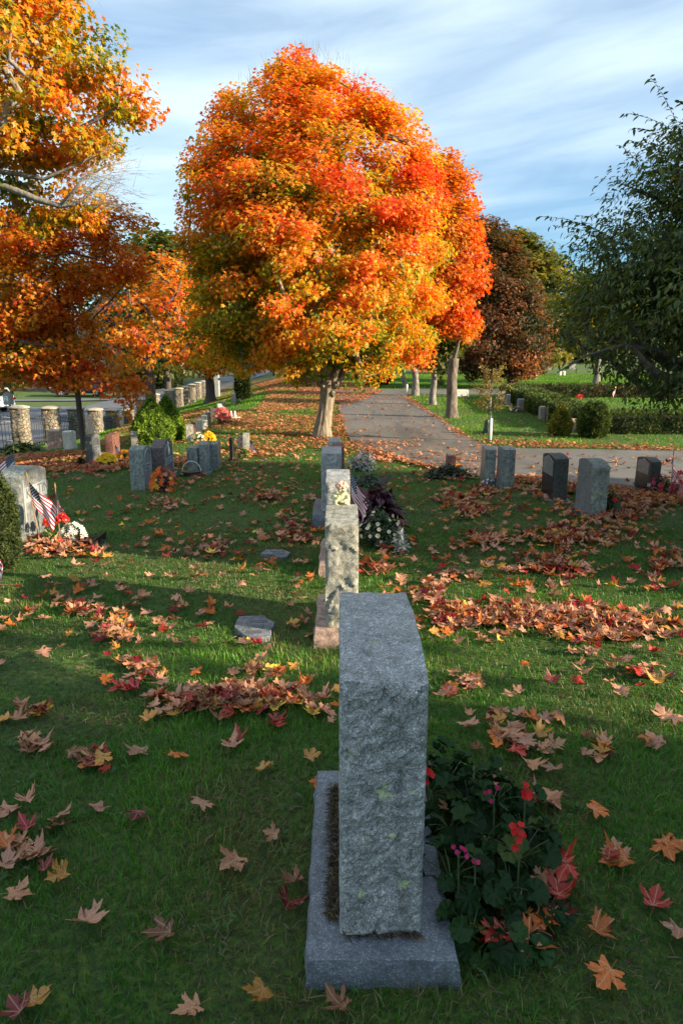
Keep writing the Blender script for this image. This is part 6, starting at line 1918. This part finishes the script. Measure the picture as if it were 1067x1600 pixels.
PILES = [(385, 1098, 140, 26, 120), (300, 1105, 60, 18, 26), (195, 985, 100, 22, 62), (130, 1025, 60, 25, 20), (388, 1002, 34, 10, 16), (230, 1050, 60, 20, 16), (395, 1055, 50, 14, 14), (790, 1112, 60, 34, 34), (735, 1075, 50, 18, 24), (815, 1165, 60, 22, 16),
         (690, 930, 62, 34, 100), (830, 972, 165, 18, 260), (960, 985, 100, 20, 150), (1035, 890, 40, 25, 55), (880, 846, 95, 16, 170), (760, 850, 60, 13, 80), (860, 890, 70, 9, 70), (960, 806, 110, 22, 190), (1020, 785, 60, 14, 120), (720, 782, 60, 10, 60), (740, 800, 50, 10, 50),
         (455, 830, 50, 22, 50), (330, 860, 90, 20, 40), (420, 780, 70, 10, 45), (95, 862, 80, 13, 90), (60, 728, 70, 8, 200), (140, 735, 60, 7, 120), (260, 790, 90, 16, 50), (590, 895, 45, 18, 40), (480, 845, 22, 14, 26), (700, 960, 50, 18, 40), (760, 770, 20, 4, 60), (880, 770, 120, 6, 150),
         (800, 1470, 40, 26, 5), (860, 1400, 14, 40, 4), (40, 1330, 60, 40, 10), (60, 1180, 60, 30, 5), (150, 1200, 40, 25, 5), (930, 1170, 60, 24, 8), (1000, 1060, 90, 40, 14), (860, 1260, 40, 14, 6), (970, 1350, 50, 20, 3), (120, 960, 100, 40, 30), (60, 1120, 50, 20, 8), (720, 1290, 30, 60, 5)]
rl = np.random.default_rng(900)
for cx, cy, rx, ry, n in PILES:
    if 760 < cy < 1010: ry *= 1.6
    for _ in range(int(n * (1.7 if cy < 1150 else 1.2))):
        a = rl.uniform(0, 6.28); q = abs(rl.normal()) * .62
        p = G(cx + rx * q * math.cos(a), cy + ry * q * math.sin(a))
        if cy < 1150 and vnoise(np.array([[p.x, p.y * 1.6]]), 3.2, 63)[0] < .24: continue
        dens = n / (rx * ry)
        LP.append((p.x, p.y, max(.0, (1 - q) * min(.015, dens * .4) * rl.random())))
HAND = [(965, 1355, 3), (1020, 1420, 5), (935, 1468, 3), (1058, 1470, 1), (946, 1540, 3), (880, 1372, 0), (1040, 1335, 3), (365, 1358, 0), (312, 1272, 1), (275, 1190, 3), (215, 1285, 6), (188, 1082, 5), (62, 1173, 1), (45, 1262, 1), (68, 1345, 1), (10, 1330, 3), (28, 1410, 0), (145, 1190, 0), (160, 1195, 4), (215, 1182, 1),
        (413, 1212, 4), (362, 1176, 1), (372, 1165, 5), (408, 1575, 4), (300, 1588, 0), (450, 1425, 6), (460, 1390, 2), (780, 1485, 5), (835, 1488, 3), (815, 1455, 4), (880, 1402, 5, .05), (872, 1380, 5, .06), (876, 1432, 5, .05), (868, 1455, 6, .03), (850, 1465, 3, .03), (775, 1492, 5, .04), (752, 1478, 4, .03), (770, 1228, 1), (785, 1262, 1), (930, 1282, 3), (862, 1215, 1), (1025, 1170, 1), (970, 1090, 1), (862, 1070, 6), (1035, 1125, 1), (1020, 1070, 4), (140, 1455, 1), (255, 1470, 2), (60, 1580, 4), (30, 1590, 6), (530, 1585, 2), (1050, 1335, 4), (95, 1380, 4), (90, 1300, 2), (12, 1275, 1), (800, 1440, 0), (820, 1478, 1), (830, 1205, 0), (940, 1185, 4), (30, 1130, 0)]
for px, py, ci, *lf in HAND:
    p = G(px, py); LP.append((p.x, p.y, lf[0] if lf else 0., ci))
# thin scatter everywhere on the near lawn
nsc = 480
for _ in range(nsc):
    y = 1.0 + 9.5 * rl.random() ** .6; x = rl.uniform(-1, 1) * (.58 * y + 1.1)
    if vnoise(np.array([[x, y]]), 1.1, 31)[0] < .35 and rl.random() < .7: continue
    LP.append((x, y, 0.))
for _ in range(1000):
    y = 3.6 + 6.8 * rl.random(); x = rl.uniform(-1, 1) * (.58 * y + .4)
    if vnoise(np.array([[x, y]]), .9, 37)[0] > .3: LP.append((x, y, 0.))
items = []
for it in LP:
    x, y, lift = it[:3]
    if any(a - .02 < x < b + .02 and c - .02 < y < d + .02 for a, b, c, d in FOOT) and not (len(it) > 3): continue
    ci = it[3] if len(it) > 3 else int(rl.choice(len(LCOL), p=wts))
    size = rl.uniform(.040, .080) if len(it) == 3 else rl.uniform(.060, .086)
    items.append((size / y + (1 if len(it) > 3 else 0), x, y, lift, ci, size, int(rl.integers(0, len(VARS)))))
items.sort(key=lambda t: -t[0])
ZONES = [('beside the geraniums', .48, 1.75, .42), ('in front of the nearest gravestone', .1, 1.22, .30), ('close left of the nearest gravestone', -.3, 1.75, .28), ('in the drift left of the nearest gravestone', -.45, 2.85, .55), ('by the near flat marker', -.5, 3.7, .35),
         ('in the drift left of the near flat marker', -1.4, 3.7, .6), ('in the drift right of the nearest gravestone', .75, 2.8, .55), ('in the long drift across the right lawn', 1.3, 3.9, .7), ('by the foot of the second gravestone', .3, 4.0, .45)]


def zone(x, y):
    best = [(math.hypot(x - zx, y - zy) / zr, nm) for nm, zx, zy, zr in ZONES]
    b = min(best)
    if b[0] < 1.1: return b[1]
    d = 'near' if y < 2.2 else 'mid-distance' if y < 3.6 else 'farther'
    return ('on open grass of the %s left lawn' if x < -.25 else 'on open grass of the %s right lawn' if x > .35 else 'on the %s grass along the middle row') % d


meshes = []
for k, (V, polys) in enumerate(VARS):
    o = npmesh('fallen_leaf', V, polys, MT['leaf_obj'], smooth=True)
    meshes.append(o.data); bpy.data.objects.remove(o)
NOBJ = 292
for t in items[:NOBJ]:
    _, x, y, lift, ci, size, vi = t
    o = bpy.data.objects.new('fallen_leaf', meshes[vi]); COL.objects.link(o)
    o.scale = (size,) * 3 if rl.random() < .8 else (size, size, size * 1.2)
    o.rotation_euler = (rl.normal() * .2, rl.normal() * .2, rl.uniform(0, 6.28))
    o.location = (x, y, Tz(x, y) + .022 + lift + rl.uniform(0, .012))
    c = np.array(LCOL[ci][1]) * rl.uniform(.75, 1.2); o.color = (*c, 1)
    szw = 'large ' if size > .074 else 'small ' if size < .052 else ''
    tag(o, f'{szw}{VDESC[vi]} {LCOL[ci][0]} maple leaf lying {zone(x, y)}', 'fallen leaf', 'fallen maple leaves on the near lawn')
# the countless rest
def litter(lst, name):
    r = np.random.default_rng(5); parts = []
    arr = np.array([(t[1], t[2], t[3], t[5]) for t in lst]); ci = np.array([t[4] for t in lst]); vi = np.array([t[6] for t in lst])
    pal = np.array([c[1] for c in LCOL])
    for k, (V, polys) in enumerate(VARS):
        m_ = vi == k; n = m_.sum()
        if not n: continue
        a = arr[m_]; pos = np.stack([a[:, 0], a[:, 1], T(a[:, 0], a[:, 1]) + .022 + a[:, 2] + .012 * r.random(n)], 1)
        nr = unit(np.stack([.26 * r.normal(size=n), .26 * r.normal(size=n), np.ones(n)], 1)); tp = r.normal(size=(n, 3))
        cc = shade_var(pal[ci[m_]], r, .25)
        parts.append(scatter((V, polys), pos, nr, tp, a[:, 3], cc))
    V, P, C = join_np(parts)
    return tag(npmesh(name, V, P, MT['leaf_litter'], smooth=True, col=C), kind='stuff')
litter(items[NOBJ:], 'leaf_litter')

# leaf carpet under the trees and along the drive (small at this distance)
rc = np.random.default_rng(77)
def carpet(zone_px, n, name, soft=0):
    P = []
    poly = np.array([gp(*q) for q in zone_px])
    lo, hi = poly.min(0), poly.max(0)
    while len(P) < n:
        q = rc.random((n * 2, 2)) * (hi - lo) + lo
        q = q[inside(poly, q)]
        q = q[rc.random(len(q)) < np.clip(vnoise(q, .7, 41) * 1.7 + vnoise(q, 2.3, 42) * .7 - .55, .05, 1)]
        P += list(q)
    return np.array(P[:n])
zones = [([(638, 620), (740, 688), (726, 690), (632, 623)], 500), ([(736, 689), (1067, 702), (1067, 707), (768, 699)], 500), ([(560, 700), (700, 735), (860, 754), (700, 740), (600, 718)], 500),
         ([(395, 598), (560, 600), (600, 612), (560, 628), (533, 640), (545, 690), (590, 712), (640, 722), (600, 726), (540, 712), (480, 700), (430, 716), (330, 712), (300, 700), (330, 670), (352, 648), (400, 640), (420, 615)], 36000),
         ([(300, 600), (560, 600), (530, 625), (330, 632)], 9000),
         ([(205, 640), (330, 640), (330, 690), (190, 715), (150, 700)], 5000),
         ([(0, 712), (190, 708), (330, 716), (300, 730), (160, 738), (0, 742)], 7000),
         ([(230, 725), (500, 700), (500, 770), (230, 775)], 350),
         ([(545, 690), (760, 690), (800, 752), (640, 722), (560, 700)], 500),
         ([(527, 618), (640, 618), (730, 690), (550, 690)], 500),
         ([(700, 735), (860, 752), (1067, 772), (1067, 790), (880, 775), (690, 752)], 900),
         ([(735, 686), (1067, 698), (1067, 708), (770, 700)], 420),
         ([(640, 620), (760, 640), (1067, 690), (760, 690)], 160),
         ([(730, 742), (860, 750), (830, 756), (740, 750)], 300),
         ([(560, 715), (1067, 780), (1067, 850), (640, 850)], 150)]
allp, sz_ = [], []
for z_, n in zones:
    q = carpet(z_, n, ''); allp.append(q); sz_.append(.030 + .032 * rc.random(len(q)))
Q = np.concatenate(allp); S = np.concatenate(sz_); n = len(Q)
CAR = [(0, (.24, .10, .05)), (.3, (.40, .18, .085)), (.6, (.50, .25, .135)), (.82, (.48, .15, .05)), (.94, (.50, .26, .07)), (1, (.38, .04, .025))]
pos = np.stack([Q[:, 0], Q[:, 1], T(Q[:, 0], Q[:, 1]) + .028 + .018 * rc.random(n)], 1)
nr = unit(np.stack([.35 * rc.normal(size=n), .35 * rc.normal(size=n), np.ones(n)], 1))
V, P_, C_ = scatter(T_MAPLE, pos, nr, rc.normal(size=(n, 3)), S * 1.15, shade_var(lerp_stops(rc.random(n), CAR), rc, .22))
tag(npmesh('leaf_carpet', V, P_, MT['leaf_litter'], col=C_), kind='stuff')

# ------------------------------------------------------------------ grass (nobody could count it)
FOOT += [(b0.x - .2, b0.x + .2, b0.y - .2, b0.y + .2)]
V, P_, C_ = join_np([band(.75, 3.0, 9500, .044, .0030, 2, extra=1.5, seed=1, tint=(1.0, 1.15, .95)), band(3.0, 6.0, 5200, .040, .0042, 2, extra=1.7, seed=2, tint=(1.05, 1.14, 1)), band(6.0, 11.0, 1900, .040, .0075, 1, extra=2.2, seed=3, tint=(1.1, 1.16, 1)),
                     band(11.0, 20.0, 1000, .045, .013, 1, extra=3, seed=4, tint=(1.9, 1.5, 1.1)), band(20.0, 45.0, 330, .06, .03, 1, extra=3, seed=6, tint=(2.0, 1.5, 1.1))])  # far bands tinted brighter and yellower: sunlight put into the blade colour
tag(npmesh('grass', V, P_, MT['grass'], col=C_), kind='stuff')

# dry thatch lying in the worn patches
rt = np.random.default_rng(66); parts = []
yy_ = 1.0 + 5.2 * rt.random(26000) ** .8; xx_ = (rt.random(26000) * 2 - 1) * (.56 * yy_ + .3); Pt = np.stack([xx_, yy_], 1)
kp = (rt.random(26000) < np.clip(2.4 * (vnoise(Pt, 1.9, 9) - .50) + 1.6 * (vnoise(Pt, 2.3, 19) - .66), 0, 1) + .04) | (rt.random(26000) < .9 * np.exp(-((xx_ + .22) / .14) ** 2 - ((yy_ - 1.75) / .5) ** 2))
Pt = Pt[kp]; n = len(Pt); a = rt.uniform(0, 6.28, n); ln = rt.uniform(.02, .06, n)
b3 = np.concatenate([Pt, (T(Pt[:, 0], Pt[:, 1]) + rt.uniform(.004, .022, n))[:, None]], 1)
d3 = np.stack([np.cos(a), np.sin(a), rt.normal(size=n) * .12], 1) * ln[:, None]; s3 = np.stack([-np.sin(a), np.cos(a), np.zeros(n)], 1) * .0013
V = np.stack([b3 - s3, b3 + s3, b3 + d3 * .6 + s3 + [0, 0, .004], b3 + d3], 1).reshape(-1, 3); o = np.arange(n) * 4
tag(npmesh('thatch', V, [np.stack([o, o + 1, o + 2, o + 3], 1)], MT['grass'], col=np.repeat(lerp_stops(rt.random(n), CLIP), 4, 0)), kind='stuff')

# clover and plantain rosettes among the grass
rw = np.random.default_rng(55); Pw, Nw, Tw, Sw = [], [], [], []
for _ in range(55):
    y = rw.uniform(1., 4.5); x = rw.uniform(-1, 1) * (.55 * y + .3)
    for k in range(rw.integers(5, 11)):
        a = rw.uniform(0, 6.28); Pw.append((x + .03 * math.cos(a) * rw.random(), y + .03 * math.sin(a), .012 + .02 * rw.random())); Nw.append((.3 * rw.normal(), .3 * rw.normal(), 1)); Tw.append((math.cos(a), math.sin(a), .3)); Sw.append(rw.uniform(.02, .042))
Cw = shade_var(lerp_stops(rw.random(len(Pw)), [(0, (.03, .08, .015)), (1, (.07, .16, .03))]), rw, .2)
V, P_, C_ = scatter(T_OVAL, np.array(Pw), np.array(Nw, float), np.array(Tw, float), np.array(Sw), Cw)
tag(npmesh('lawn_weeds', V, P_, MT['grass'], col=C_), kind='stuff')

# ------------------------------------------------------------------ render settings
cy = scene.cycles
cy.use_denoising = True
try: cy.denoiser = 'OPENIMAGEDENOISE'
except Exception: pass
cy.max_bounces = 6; cy.diffuse_bounces = 3; cy.glossy_bounces = 2; cy.transmission_bounces = 3; cy.transparent_max_bounces = 4
cy.sample_clamp_indirect = 6
